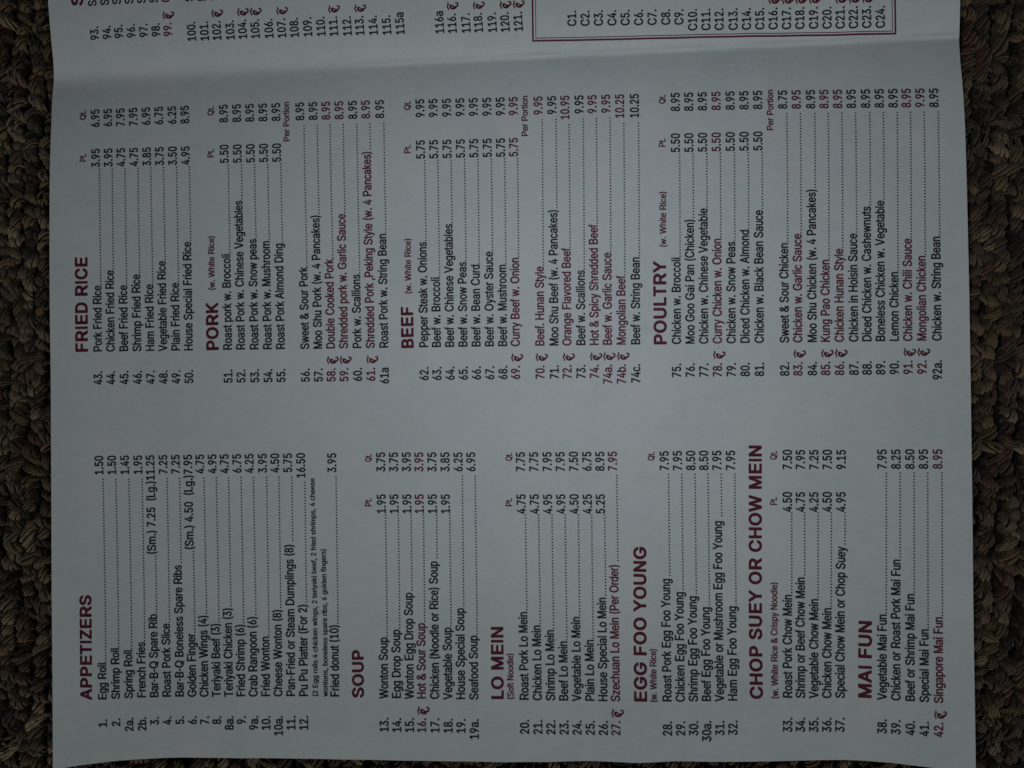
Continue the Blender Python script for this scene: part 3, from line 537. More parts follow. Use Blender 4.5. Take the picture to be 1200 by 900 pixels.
 ('dot_leader',27,28.17,-62.72,90.62,0.9089,1,0),
 ('menu_line','Szechuan Lo Mein (Per Order)',32.03,-93.52,90.36,2.78,0.976,1),
 ('item_number','27.',32.06,-103.09,90.19,2.78,1.0,1),
 ('chilli_mark','*',32.05,-97.92,90.16,2.62,1.0,2),
 ('price','7.95',31.5,-26.06,90.63,2.78,1.0,1),
 ('dot_leader',29,31.78,-52.55,90.61,0.9034,1,0),
 ('menu_line','Roast Pork Egg Foo Young',47.07,-93.34,90.04,2.78,0.976,0),
 ('item_number','28.',47.03,-102.89,89.78,2.78,1.0,0),
 ('price','7.95',46.77,-25.88,90.53,2.78,1.0,0),
 ('dot_leader',34,47.05,-56.77,90.51,0.9008,1,0),
 ('menu_line','Chicken Egg Foo Young',50.92,-93.28,89.94,2.78,0.976,0),
 ('item_number','29.',50.86,-102.84,89.71,2.78,1.0,0),
 ('price','7.95',50.66,-25.84,90.5,2.78,1.0,0),
 ('dot_leader',39,50.95,-60.79,90.48,0.8891,1,0),
 ('menu_line','Shrimp Egg Foo Young',54.7,-93.17,89.81,2.78,0.976,0),
 ('item_number','30.',54.63,-102.72,89.59,2.78,1.0,0),
 ('price','8.50',54.56,-25.81,90.42,2.78,1.0,0),
 ('dot_leader',40,54.81,-62.03,90.4,0.899,1,0),
 ('menu_line','Beef Egg Foo Young',58.48,-93.08,89.66,2.78,0.976,0),
 ('item_number','30a.',58.37,-104.3,89.49,2.78,1.0,0),
 ('price','8.50',58.4,-25.78,90.39,2.78,1.0,0),
 ('dot_leader',44,58.64,-65.3,90.34,0.8922,1,0),
 ('menu_line','Vegetable or Mushroom Egg Foo Young',62.33,-93.01,90.0,2.78,0.976,0),
 ('item_number','31.',62.23,-102.57,89.43,2.78,1.0,0),
 ('price','7.95',62.25,-25.75,90.4,2.78,1.0,0),
 ('dot_leader',14,62.34,-39.09,90.39,0.9381,1,0),
 ('menu_line','Ham Egg Foo Young',66.12,-92.9,89.53,2.78,0.976,0),
 ('item_number','32.',66.0,-102.47,89.27,2.78,1.0,0),
 ('price','7.95',66.21,-25.7,90.22,2.78,1.0,0),
 ('dot_leader',44,66.36,-64.99,90.22,0.8871,1,0),
 ('menu_line','Roast Pork Chow Mein',82.0,-91.87,89.15,2.78,0.976,0),
 ('item_number','33.',81.8,-101.47,88.79,2.78,1.0,0),
 ('price','4.50',82.59,-37.84,89.63,2.78,1.0,0),
 ('price','7.50',82.67,-25.45,89.6,2.78,1.0,0),
 ('dot_leader',27,82.46,-61.35,89.69,0.896,1,0),
 ('menu_line','Shrimp or Beef Chow Mein',85.66,-91.78,89.13,2.78,0.976,0),
 ('item_number','34.',85.45,-101.39,88.76,2.78,1.0,0),
 ('price','4.75',86.36,-37.83,89.49,2.78,1.0,0),
 ('price','7.95',86.47,-25.44,89.48,2.78,1.0,0),
 ('dot_leader',21,86.21,-56.13,89.54,0.9042,1,0),
 ('menu_line','Vegetable Chow Mein',89.48,-91.73,88.9,2.78,0.976,0),
 ('item_number','35.',89.25,-101.33,88.68,2.78,1.0,0),
 ('price','4.25',90.28,-37.83,89.42,2.78,1.0,0),
 ('price','7.25',90.41,-25.44,89.42,2.78,1.0,0),
 ('dot_leader',28,90.04,-62.57,89.45,0.9087,1,0),
 ('menu_line','Chicken Chow Mein',93.22,-91.69,88.74,2.78,0.976,0),
 ('item_number','36.',92.98,-101.29,88.57,2.78,1.0,0),
 ('price','4.50',94.13,-37.81,89.3,2.78,1.0,0),
 ('price','7.50',94.28,-25.43,89.3,2.78,1.0,0),
 ('dot_leader',31,93.81,-65.2,89.33,0.9062,1,0),
 ('menu_line','Special Chow Mein or Chop Suey',97.0,-91.61,88.81,2.78,0.976,0),
 ('item_number','37.',96.74,-101.22,88.48,2.78,1.0,0),
 ('price','4.95',98.07,-37.78,89.08,2.78,1.0,0),
 ('price','9.15',98.27,-25.42,89.06,2.78,1.0,0),
 ('dot_leader',11,97.92,-47.05,89.1,0.9071,1,0),
 ('menu_line','Vegetable Mai Fun',108.9,-91.82,88.73,2.78,0.976,0),
 ('item_number','38.',108.68,-101.42,88.74,2.78,1.0,0),
 ('price','7.95',109.98,-25.25,89.22,2.78,1.0,0),
 ('dot_leader',46,109.45,-66.85,89.27,0.9008,1,0),
 ('menu_line','Chicken or Roast Pork Mai Fun',112.81,-91.99,88.94,2.78,0.976,0),
 ('item_number','39.',112.6,-101.59,88.81,2.78,1.0,0),
 ('price','8.25',113.94,-25.23,89.1,2.78,1.0,0),
 ('dot_leader',28,113.58,-50.65,89.17,0.9025,1,0),
 ('menu_line','Beef or Shrimp Mai Fun',116.85,-92.16,88.86,2.78,0.976,0),
 ('item_number','40.',116.66,-101.76,88.91,2.78,1.0,0),
 ('price','8.50',117.98,-25.22,89.14,2.78,1.0,0),
 ('dot_leader',39,117.49,-60.77,89.2,0.9077,1,0),
 ('menu_line','Special Mai Fun',120.87,-92.38,88.74,2.78,0.976,0),
 ('item_number','41.',120.67,-101.98,88.91,2.78,1.0,0),
 ('price','8.95',121.95,-25.2,89.26,2.78,1.0,0),
 ('dot_leader',51,121.34,-71.04,89.24,0.8957,1,0),
 ('menu_line','Singapore Mai Fun',125.0,-92.62,88.87,2.78,0.976,1),
 ('item_number','42.',124.81,-102.22,88.93,2.78,1.0,1),
 ('chilli_mark','*',124.91,-97.05,88.83,2.62,1.0,2),
 ('price','8.95',126.01,-25.17,89.25,2.78,1.0,1),
 ('dot_leader',47,125.5,-67.5,89.31,0.8973,1,0),
 ('menu_line','Pork Fried Rice',-125.59,9.82,91.36,2.78,0.992,0),
 ('item_number','43.',-125.36,-0.23,91.33,2.78,1.0,0),
 ('price','3.95',-127.16,66.98,92.61,2.78,1.0,0),
 ('price','6.95',-127.82,79.66,94.29,2.78,1.0,0),
 ('dot_leader',41,-126.09,30.66,91.68,0.8917,1,0),
 ('menu_line','Chicken Fried Rice',-121.6,9.86,91.39,2.78,0.992,0),
 ('item_number','44.',-121.36,-0.18,91.36,2.78,1.0,0),
 ('price','3.95',-123.17,67.04,92.52,2.78,1.0,0),
 ('price','6.95',-123.8,79.75,94.15,2.78,1.0,0),
 ('dot_leader',36,-122.22,35.35,91.71,0.887,1,0),
 ('menu_line','Beef Fried Rice',-117.48,9.91,91.58,2.78,0.992,0),
 ('item_number','45.',-117.2,-0.13,91.59,2.78,1.0,0),
 ('price','4.75',-119.21,67.13,92.57,2.78,1.0,0),
 ('price','7.95',-119.85,79.87,94.09,2.78,1.0,0),
 ('dot_leader',41,-118.05,30.75,91.81,0.8936,1,0),
 ('menu_line','Shrimp Fried Rice',-113.41,9.96,91.66,2.78,0.992,0),
 ('item_number','46.',-113.11,-0.08,91.7,2.78,1.0,0),
 ('price','4.75',-115.18,67.21,92.53,2.78,1.0,0),
 ('price','7.95',-115.81,79.99,93.96,2.78,1.0,0),
 ('dot_leader',37,-114.11,34.12,91.85,0.9017,1,0),
 ('menu_line','Ham Fried Rice',-109.37,10.0,91.66,2.78,0.992,0),
 ('item_number','47.',-109.07,-0.03,91.71,2.78,1.0,0),
 ('price','3.85',-111.12,67.26,92.46,2.78,1.0,0),
 ('price','6.95',-111.74,80.06,93.86,2.78,1.0,0),
 ('dot_leader',41,-109.98,31.01,91.8,0.8907,1,0),
 ('menu_line','Vegetable Fried Rice',-105.34,10.04,91.68,2.78,0.992,0),
 ('item_number','48.',-105.04,0.01,91.73,2.78,1.0,0),
 ('price','3.75',-107.1,67.32,92.41,2.78,1.0,0),
 ('price','6.75',-107.71,80.17,93.77,2.78,1.0,0),
 ('dot_leader',33,-106.16,38.18,91.84,0.891,1,0),
 ('menu_line','Plain Fried Rice',-101.34,10.08,91.63,2.78,0.992,0),
 ('item_number','49.',-101.04,0.05,91.68,2.78,1.0,0),
 ('price','3.50',-103.03,67.4,92.27,2.78,1.0,0),
 ('price','6.25',-103.6,80.3,93.57,2.78,1.0,0),
 ('dot_leader',40,-101.94,31.42,91.72,0.9069,1,0),
 ('menu_line','House Special Fried Rice',-97.36,10.12,91.6,2.78,0.992,0),
 ('item_number','50.',-97.07,0.1,91.67,2.78,1.0,0),
 ('price','4.95',-99.02,67.47,92.21,2.78,1.0,0),
 ('price','8.95',-99.58,80.4,93.42,2.78,1.0,0),
 ('dot_leader',26,-98.31,44.09,91.73,0.9104,1,0),
 ('menu_line','Roast pork w. Broccoli',-85.17,10.24,91.66,2.78,0.992,0),
 ('item_number','51.',-84.87,0.23,91.73,2.78,1.0,0),
 ('price','5.50',-86.88,67.77,92.2,2.78,1.0,0),
 ('price','8.95',-87.43,80.59,93.29,2.78,1.0,0),
 ('dot_leader',31,-86.04,40.22,91.74,0.898,1,0),
 ('menu_line','Roast Pork w. Chinese Vegetables',-81.21,10.29,91.57,2.78,0.992,0),
 ('item_number','52.',-80.92,0.28,91.66,2.78,1.0,0),
 ('price','5.50',-82.82,67.81,92.09,2.78,1.0,0),
 ('price','8.95',-83.34,80.64,93.14,2.78,1.0,0),
 ('dot_leader',12,-82.48,56.77,91.76,0.9489,1,0),
 ('menu_line','Roast Pork w. Snow peas',-77.01,10.33,91.66,2.78,0.992,0),
 ('item_number','53.',-76.71,0.33,91.74,2.78,1.0,0),
 ('price','5.50',-78.71,67.84,92.17,2.78,1.0,0),
 ('price','8.95',-79.25,80.66,93.14,2.78,1.0,0),
 ('dot_leader',26,-78.01,44.8,91.75,0.8978,1,0),
 ('menu_line','Roast Pork w. Mushroom',-72.91,10.38,91.66,2.78,0.992,0),
 ('item_number','54.',-72.6,0.37,91.74,2.78,1.0,0),
 ('price','5.50',-74.61,67.89,92.13,2.78,1.0,0),
 ('price','8.95',-75.13,80.72,93.06,2.78,1.0,0),
 ('dot_leader',27,-73.89,44.18,91.74,0.8894,1,0),
 ('menu_line','Roast Pork Almond Ding',-68.93,10.42,91.62,2.78,0.992,0),
 ('item_number','55.',-68.63,0.42,91.7,2.78,1.0,0),
 ('price','5.50',-70.58,67.95,92.03,2.78,1.0,0),
 ('price','8.95',-71.07,80.78,92.93,2.78,1.0,0),
 ('dot_leader',28,-69.86,43.39,91.68,0.8879,1,0),
 ('menu_line','Sweet & Sour Pork',-61.4,10.49,91.66,2.78,0.992,0),
 ('item_number','56.',-61.11,0.5,91.7,2.78,1.0,0),
 ('price','8.95',-63.57,80.78,92.74,2.78,1.0,0),
 ('dot_leader',49,-62.14,35.97,91.8,0.8997,1,0),
 ('menu_line','Moo Shu Pork (w. 4 Pancakes)',-57.36,10.52,91.62,2.78,0.992,0),
 ('item_number','57.',-57.07,0.54,91.65,2.78,1.0,0),
 ('price','8.95',-59.47,80.82,92.62,2.78,1.0,0),
 ('dot_leader',31,-58.53,52.05,91.84,0.9051,1,0),
 ('menu_line','Double Cooked Pork',-53.44,10.56,91.59,2.78,0.992,1),
 ('item_number','58.',-53.16,0.58,91.62,2.78,1.0,1),
 ('chilli_mark','*',-53.31,6.0,91.61,2.62,1.0,2),
 ('price','8.95',-55.5,80.87,92.52,2.78,1.0,1),
 ('dot_leader',47,-54.21,38.38,91.72,0.8888,1,0),
 ('menu_line','Shredded pork w. Garlic Sauce',-49.48,10.6,91.47,2.78,0.992,1),
 ('item_number','59.',-49.22,0.63,91.5,2.78,1.0,1),
 ('chilli_mark','*',-49.36,6.05,91.49,2.62,1.0,2),
 ('price','8.95',-51.4,80.88,92.34,2.78,1.0,1),
 ('dot_leader',31,-50.55,52.24,91.68,0.9014,1,0),
 ('menu_line','Pork w. Scallions',-45.35,10.64,91.39,2.78,0.992,0),
 ('item_number','60.',-45.11,0.67,91.4,2.78,1.0,0),
 ('price','8.95',-47.18,80.91,92.23,2.78,1.0,0),
 ('dot_leader',52,-45.91,33.64,91.52,0.8958,1,0),
 ('menu_line','Shredded Pork ,Peking Style (w. 4 Pancakes)',-41.33,10.69,91.46,2.78,0.992,1),
 ('item_number','61.',-41.09,0.72,91.42,2.78,1.0,1),
 ('chilli_mark','*',-41.22,6.14,91.42,2.62,1.0,2),
 ('price','8.95',-43.19,80.99,92.23,2.78,1.0,1),
 ('dot_leader',9,-42.89,71.66,91.83,0.9659,1,0),
 ('menu_line','Roast Pork w. String Bean',-37.2,10.73,91.27,2.78,0.992,0),
 ('item_number','61a',-36.96,-0.07,91.28,2.78,1.0,0),
 ('price','8.95',-38.88,81.05,92.05,2.78,1.0,0),
 ('dot_leader',38,-37.98,46.03,91.45,0.9033,1,0),
 ('menu_line','Pepper Steak w. Onions',-25.05,10.83,91.08,2.78,0.992,0),
 ('item_number','62.',-24.86,0.89,91.05,2.78,1.0,0),
 ('price','5.75',-26.17,68.16,91.34,2.78,1.0,0),
 ('price','9.95',-26.48,81.08,91.69,2.78,1.0,0),
 ('dot_leader',28,-25.66,43.31,91.17,0.9007,1,0),
 ('menu_line','Beef w. Broccoli',-21.18,10.87,90.94,2.78,0.992,0),
 ('item_number','63.',-21.01,0.93,90.93,2.78,1.0,0),
 ('price','5.75',-22.16,68.19,91.18,2.78,1.0,0),
 ('price','9.95',-22.44,81.09,91.51,2.78,1.0,0),
 ('dot_leader',40,-21.53,32.54,91.01,0.9006,1,0),
 ('menu_line','Beef w. Chinese Vegetables',-17.2,10.91,90.85,2.78,0.992,0),
 ('item_number','64.',-17.06,0.98,90.83,2.78,1.0,0),
 ('price','5.75',-18.09,68.2,91.07,2.78,1.0,0),
 ('price','9.95',-18.35,81.07,91.37,2.78,1.0,0),
 ('dot_leader',22,-17.77,48.71,90.95,0.9033,1,0),
 ('menu_line','Beef w. Snow Peas',-13.18,10.95,90.78,2.78,0.992,0),
 ('item_number','65.',-13.05,1.02,90.77,2.78,1.0,0),
 ('price','5.75',-14.01,68.25,90.99,2.78,1.0,0),
 ('price','9.95',-14.24,81.1,91.23,2.78,1.0,0),
 ('dot_leader',35,-13.54,37.11,90.86,0.9007,1,0),
 ('menu_line','Beef w. Bean Curd',-9.22,10.99,90.71,2.78,0.992,0),
 ('item_number','66.',-9.1,1.07,90.7,2.78,1.0,0),
 ('price','5.75',-9.96,68.3,90.88,2.78,1.0,0),
 ('price','9.95',-10.17,81.12,91.07,2.78,1.0,0),
 ('dot_leader',36,-9.53,36.32,90.77,0.899,1,0),
 ('menu_line','Beef w. Oyster Sauce',-5.21,11.03,90.65,2.78,0.992,0),
 ('item_number','67.',-5.09,1.11,90.64,2.78,1.0,0),
 ('price','5.75',-5.88,68.3,90.78,2.78,1.0,0),
 ('price','9.95',-6.07,81.09,90.94,2.78,1.0,0),
 ('dot_leader',32,-5.54,40.18,90.7,0.8911,1,0),
 ('menu_line','Beef w. Mushroom',-1.24,11.06,90.58,2.78,0.992,0),
 ('item_number','68.',-1.15,1.15,90.56,2.78,1.0,0),
 ('price','5.75',-1.84,68.3,90.68,2.78,1.0,0),
 ('price','9.95',-2.0,81.07,90.8,2.78,1.0,0),
 ('dot_leader',36,-1.5,36.22,90.62,0.9025,1,0),
 ('menu_line','Curry Beef w. Onion',2.56,11.09,90.47,2.78,0.992,1),
 ('item_number','69.',2.64,1.19,90.46,2.78,1.0,1),
 ('chilli_mark','*',2.59,6.59,90.46,2.62,1.0,2),
 ('price','5.75',2.07,68.35,90.54,2.78,1.0,1),
 ('price','9.95',1.94,81.1,90.62,2.78,1.0,1),
 ('dot_leader',34,2.33,38.24,90.5,0.8971,1,0),
 ('menu_line','Beef. Hunan Style',9.91,11.17,90.38,2.78,0.992,1),
 ('item_number','70.',9.98,1.27,90.38,2.78,1.0,1),
 ('chilli_mark','*',9.94,6.68,90.38,2.62,1.0,2),
 ('price','9.95',9.44,81.15,90.39,2.78,1.0,1),
 ('dot_leader',50,9.75,35.5,90.39,0.9005,1,0),
 ('menu_line','Moo Shu Beef (w. 4 Pancakes)',14.15,11.22,90.47,2.78,0.992,0),
 ('item_number','71.',14.24,1.32,90.48,2.78,1.0,0),
 ('price','9.95',13.59,81.18,90.4,2.78,1.0,0),
 ('dot_leader',31,13.81,52.74,90.44,0.897,1,0),
 ('menu_line','Orange Flavored Beef',17.98,11.26,90.4,2.78,0.992,1),
 ('item_number','72.',18.05,1.37,90.41,2.78,1.0,1),
 ('chilli_mark','*',18.01,6.77,90.41,2.62,1.0,2),
 ('price','10.95',17.53,79.53,90.26,2.78,1.0,1),
 ('dot_leader',42,17.77,40.9,90.36,0.9044,1,0),
 ('menu_line','Beef w. Scallions',22.13,11.3,90.31,2.78,0.992,0),
 ('item_number','73.',22.18,1.41,90.33,2.78,1.0,0),
 ('price','9.95',21.8,81.3,90.08,2.78,1.0,0),
 ('dot_leader',52,22.0,34.3,90.25,0.8917,1,0),
 ('menu_line','Hot & Spicy Shredded Beef',26.1,11.34,90.36,2.78,0.992,1),
 ('item_number','74.',26.17,1.46,90.39,2.78,1.0,1),
 ('chilli_mark','*',26.13,6.86,90.39,2.62,1.0,2),
 ('price','9.95',25.72,81.31,90.06,2.78,1.0,1),
 ('dot_leader',36,25.87,47.97,90.26,0.9091,1,0),
 ('menu_line','Beef w. Garlic Sauce',30.03,11.37,90.26,2.78,0.992,1),
 ('item_number','74a.',30.09,-0.17,90.3,2.78,1.0,1),
 ('chilli_mark','*',30.05,6.9,90.29,2.62,1.0,2),
 ('price','9.95',29.81,81.34,89.86,2.78,1.0,1),
 ('dot_leader',46,29.9,39.52,90.13,0.8955,1,0),
 ('menu_line','Mongolian Beef',34.12,11.41,90.24,2.78,0.992,1),
 ('item_number','74b.',34.17,-0.13,90.27,2.78,1.0,1),
 ('chilli_mark','*',34.14,6.94,90.27,2.62,1.0,2),
 ('price','10.25',33.95,79.68,89.78,2.78,1.0,1),
 ('dot_leader',52,34.03,32.41,90.11,0.8967,1,0),
 ('menu_line','Beef w. String Bean',38.37,11.45,90.12,2.78,0.992,0),
 ('item_number','74c.',38.4,0.08,90.16,2.78,1.0,0),
 ('price','10.25',38.35,79.71,89.62,2.78,1.0,0),
 ('dot_leader',46,38.32,38.11,89.97,0.8908,1,0),
 ('menu_line','Chicken w. Broccoli',50.43,11.59,90.02,2.78,0.992,0),
 ('item_number','75.',50.44,1.73,90.07,2.78,1.0,0),
 ('price','5.50',50.48,68.96,89.68,2.78,1.0,0),
 ('price','8.95',50.57,81.55,89.33,2.78,1.0,0),
 ('dot_leader',35,50.42,37.91,89.89,0.9003,1,0),
 ('menu_line','Moo Goo Gai Pan (Chicken)',54.47,11.64,90.05,2.78,0.992,0),
 ('item_number','76.',54.49,1.78,90.09,2.78,1.0,0),
 ('price','5.50',54.47,69.0,89.73,2.78,1.0,0),
 ('price','8.95',54.55,81.57,89.35,2.78,1.0,0),
 ('dot_leader',22,54.44,49.44,89.9,0.9113,1,0),
 ('menu_line','Chicken w. Chinese Vegetable',58.5,11.68,90.04,2.78,0.992,0),
 ('item_number','77.',58.51,1.83,90.09,2.78,1.0,0),
 ('price','5.50',58.51,69.03,89.7,2.78,1.0,0),
 ('price','8.95',58.59,81.59,89.28,2.78,1.0,0),
 ('dot_leader',19,58.47,52.64,89.87,0.8869,1,0),
 ('menu_line','Curry Chicken w. Onion',62.5,11.72,90.02,2.78,0.992,1),
 ('item_number','78.',62.51,1.87,90.07,2.78,1.0,1),
 ('chilli_mark','*',62.5,7.26,90.07,2.62,1.0,2),
 ('price','5.50',62.55,69.08,89.63,2.78,1.0,1),
 ('price','8.95',62.65,81.65,89.18,2.78,1.0,1),
 ('dot_leader',29,62.48,43.52,89.86,0.8978,1,0),
 ('menu_line','Chicken w. Snow Peas',66.55,11.76,89.91,2.78,0.992,0),
 ('item_number','79.',66.55,1.91,89.96,2.78,1.0,0),
 ('price','5.50',66.71,69.15,89.55,2.78,1.0,0),
 ('price','8.95',66.83,81.72,89.08,2.78,1.0,0),
 ('dot_leader',30,66.6,42.57,89.77,0.9023,1,0),
 ('menu_line','Diced Chicken w. Almond',70.61,11.8,89.87,2.78,0.992,0),
 ('item_number','80.',70.59,1.96,89.89,2.78,1.0,0),
 ('price','5.50',70.8,69.19,89.51,2.78,1.0,0),
 ('price','8.95',70.93,81.74,89.02,2.78,1.0,0),
 ('dot_leader',26,70.69,46.1,89.73,0.9069,1,0),
 ('menu_line','Chicken w. Black Bean Sauce',74.77,11.84,89.98,2.78,0.992,0),
 ('item_number','81.',74.77,2.0,90.02,2.78,1.0,0),
 ('price','5.50',74.85,69.22,89.58,2.78,1.0,0),
 ('price','8.95',74.96,81.77,89.04,2.78,1.0,0),
 ('dot_leader',20,74.79,51.98,89.8,0.8859,1,0),
 ('menu_line','Sweet & Sour Chicken',82.11,11.92,89.93,2.78,0.992,0),
 ('item_number','82.',82.1,2.08,89.94,2.78,1.0,0),
 ('price','8.75',82.36,81.81,88.96,2.78,1.0,0),
 ('dot_leader',44,82.15,42.07,89.72,0.8913,1,0),
 ('menu_line','Chicken w. Garlic Sauce',86.03,11.97,89.84,2.78,0.992,1),
 ('item_number','83.',85.99,2.13,89.81,2.78,1.0,1),
 ('chilli_mark','*',86.01,7.53,89.82,2.62,1.0,2),
 ('price','8.95',86.37,81.79,88.85,2.78,1.0,1),
 ('dot_leader',41,86.12,44.77,89.64,0.8903,1,0),
 ('menu_line','Moo Shu Chicken (w. 4 Pancakes)',90.27,12.02,89.88,2.78,0.992,0),
 ('item_number','84.',90.25,2.19,89.86,2.78,1.0,0),
 ('price','8.95',90.58,81.77,88.78,2.78,1.0,0),
 ('dot_leader',26,90.37,58.2,89.53,0.8868,1,0),
 ('menu_line','Kung Pao Chicken',94.13,12.06,89.81,2.78,0.992,1),
 ('item_number','85.',94.09,2.23,89.78,2.78,1.0,1),
 ('chilli_mark','*',94.11,7.62,89.79,2.62,1.0,2),
 ('price','8.95',94.53,81.79,88.69,2.78,1.0,1),
 ('dot_leader',49,94.21,37.05,89.61,0.9031,1,0),
 ('menu_line','Chicken Hunan Style',98.17,12.1,89.8,2.78,0.992,1),
 ('item_number','86.',98.13,2.27,89.75,2.78,1.0,1),
 ('chilli_mark','*',98.15,7.67,89.75,2.62,1.0,2),
 ('price','8.95',98.54,81.77,88.78,2.78,1.0,1),
 ('dot_leader',46,98.27,40.25,89.65,0.8921,1,0),
 ('menu_line','Chicken in Hoisin Sauce',102.35,12.15,89.97,2.78,0.992,0),
 ('item_number','87.',102.33,2.32,89.88,2.78,1.0,0),
 ('price','8.95',102.51,81.71,88.97,2.78,1.0,0),
 ('dot_leader',41,102.37,44.78,89.81,0.8893,1,0),
 ('menu_line','Diced Chicken w. Cashewnuts',106.15,12.18,89.68,2.78,0.992,0),
 ('item_number','88.',106.08,2.36,89.62,2.78,1.0,0),
 ('price','8.95',106.66,81.68,88.66,2.78,1.0,0),
 ('dot_leader',32,106.37,52.81,89.45,0.8879,1,0),
 ('menu_line','Boneless Chicken w. Vegetable',110.02,12.21,89.55,2.78,0.992,0),
 ('item_number','89.',109.93,2.4,89.5,2.78,1.0,0),
 ('price','8.95',110.67,81.69,88.61,2.78,1.0,0),
 ('dot_leader',30,110.35,54.52,89.35,0.8905,1,0),
 ('menu_line','Lemon Chicken',114.01,12.26,89.44,2.78,0.992,0),
 ('item_number','90.',113.9,2.45,89.36,2.78,1.0,0),
 ('price','8.95',114.7,81.67,88.62,2.78,1.0,0),
 ('dot_leader',54,114.21,33.26,89.44,0.8883,1,0),
 ('menu_line','Chicken w. Chili Sauce',118.0,12.31,89.61,2.78,0.992,1),
 ('item_number','91.',117.91,2.5,89.46,2.78,1.0,1),
 ('chilli_mark','*',117.96,7.89,89.48,2.62,1.0,2),
 ('price','8.95',118.52,81.64,88.68,2.78,1.0,1),
 ('dot_leader',43,118.21,43.11,89.55,0.8859,1,0),
 ('menu_line','Mongolian Chicken',122.05,12.35,89.7,2.78,0.992,1),
 ('item_number','92.',121.98,2.55,89.59,2.78,1.0,1),
 ('chilli_mark','*',122.02,7.94,89.61,2.62,1.0,2),
 ('price','9.95',122.5,81.63,88.66,2.78,1.0,1),
 ('dot_leader',48,122.18,38.0,89.61,0.9002,1,0),
 ('menu_line','Chicken w. String Bean',126.4,12.4,89.92,2.78,0.992,0),
 ('item_number','92a.',126.36,0.92,89.81,2.78,1.0,0),
 ('price','8.95',126.57,81.63,88.9,2.78,1.0,0),
 ('dot_leader',42,126.44,43.7,89.82,0.8931,1,0),
 ('menu_line','93.',-128.4,107.0,91.86,2.78,1.0,0),
 ('dish_name','S',-128.83,117.36,93.26,2.78,1.0,0),
 ('menu_line','94.',-124.45,107.18,91.96,2.78,1.0,0),
 ('dish_name','S',-124.9,117.54,93.32,2.78,1.0,0),
 ('menu_line','95.',-120.68,107.39,92.08,2.78,1.0,0),
 ('dish_name','S',-121.14,117.76,93.36,2.78,1.0,0),
 ('menu_line','96.',-116.73,107.48,92.15,2.78,1.0,0),
 ('dish_name','S',-117.2,117.84,93.38,2.78,1.0,0),
 ('menu_line','97.',-112.74,107.54,92.18,2.78,1.0,0),
 ('dish_name','S',-113.22,117.9,93.4,2.78,1.0,0),
 ('menu_line','98.',-108.86,107.62,92.2,2.78,1.0,0),
 ('dish_name','S',-109.33,117.97,93.39,2.78,1.0,0),
 ('menu_line','99.',-105.11,107.7,92.19,2.78,1.0,1),
 ('dish_name','C',-105.58,118.04,93.36,2.78,1.0,1),
 ('chilli_mark','*',-105.32,112.95,92.86,2.62,1.0,2),
 ('menu_line','100.',-97.59,106.06,92.05,2.78,1.0,0),
 ('dish_name','S',-98.11,118.1,93.26,2.78,1.0,0),
 ('menu_line','101.',-93.55,106.1,92.07,2.78,1.0,0),
 ('dish_name','B',-94.06,118.12,93.23,2.78,1.0,0),
 ('menu_line','102.',-89.7,106.22,92.07,2.78,1.0,0),
 ('dish_name','S',-90.21,118.23,93.21,2.78,1.0,0),
 ('chilli_mark','*',-89.96,113.19,92.77,2.62,1.0,2),
 ('menu_line','103.',-85.49,106.31,92.1,2.78,1.0,0),
 ('dish_name','B',-86.01,118.32,93.21,2.78,1.0,0),
 ('menu_line','104.',-81.61,106.45,92.23,2.78,1.0,0),
 ('chilli_mark','*',-81.89,113.42,92.85,2.62,1.0,2),
 ('menu_line','105.',-77.62,106.49,92.34,2.78,1.0,0),
 ('chilli_mark','*',-77.91,113.46,92.93,2.62,1.0,2),
 ('menu_line','106.',-73.37,106.56,92.41,2.78,1.0,0),
 ('menu_line','107.',-69.37,106.58,92.5,2.78,1.0,0),
 ('chilli_mark','*',-69.68,113.55,93.06,2.62,1.0,2),
 ('menu_line','108.',-65.39,106.61,92.64,2.78,1.0,0),
 ('menu_line','109.',-61.22,106.73,92.74,2.78,1.0,0),
 ('menu_line','110.',-57.11,106.78,92.8,2.78,1.0,0),
 ('menu_line','111.',-53.17,106.72,92.88,2.78,1.0,0),
 ('chilli_mark','*',-53.53,113.7,93.31,2.62,1.0,2),
 ('menu_line','112.',-48.94,106.72,93.0,2.78,1.0,0),
 ('menu_line','113.',-45.08,106.82,93.07,2.78,1.0,0),
 ('chilli_mark','*',-45.46,113.8,93.43,2.62,1.0,2),
 ('menu_line','114.',-40.93,106.9,93.12,2.78,1.0,0),
 ('menu_line','115.',-36.76,106.88,93.19,2.78,1.0,0),
 ('menu_line','115a',-32.65,106.86,93.29,2.78,1.0,0),
 ('menu_line','116a',-20.51,107.0,93.49,2.78,1.0,0),
 ('menu_line','116.',-16.65,107.04,93.56,2.78,1.0,0),
 ('chilli_mark','*',-17.08,114.02,93.71,2.62,1.0,2),
 ('menu_line','117.',-12.42,107.05,93.64,2.78,1.0,0),
 ('menu_line','118.',-8.63,107.07,93.7,2.78,1.0,0),
 ('chilli_mark','*',-9.08,114.05,93.79,2.62,1.0,2),
 ('menu_line','119.',-4.37,107.04,93.76,2.78,1.0,0),
 ('menu_line','120.',-0.47,107.07,93.82,2.78,1.0,0),
 ('chilli_mark','*',-0.94,114.04,93.85,2.62,1.0,2),
 ('menu_line','121.',3.55,107.17,93.88,2.78,1.0,0),
 ('chilli_mark','*',3.08,114.14,93.88,2.62,1.0,2),
 ('menu_line','C1.',19.69,108.48,90.81,2.78,1.0,0),
 ('menu_line','C2.',23.69,108.44,90.88,2.78,1.0,0),
 ('menu_line','C3.',27.73,108.41,90.96,2.78,1.0,0),
 ('menu_line','C4.',31.81,108.42,91.03,2.78,1.0,0),
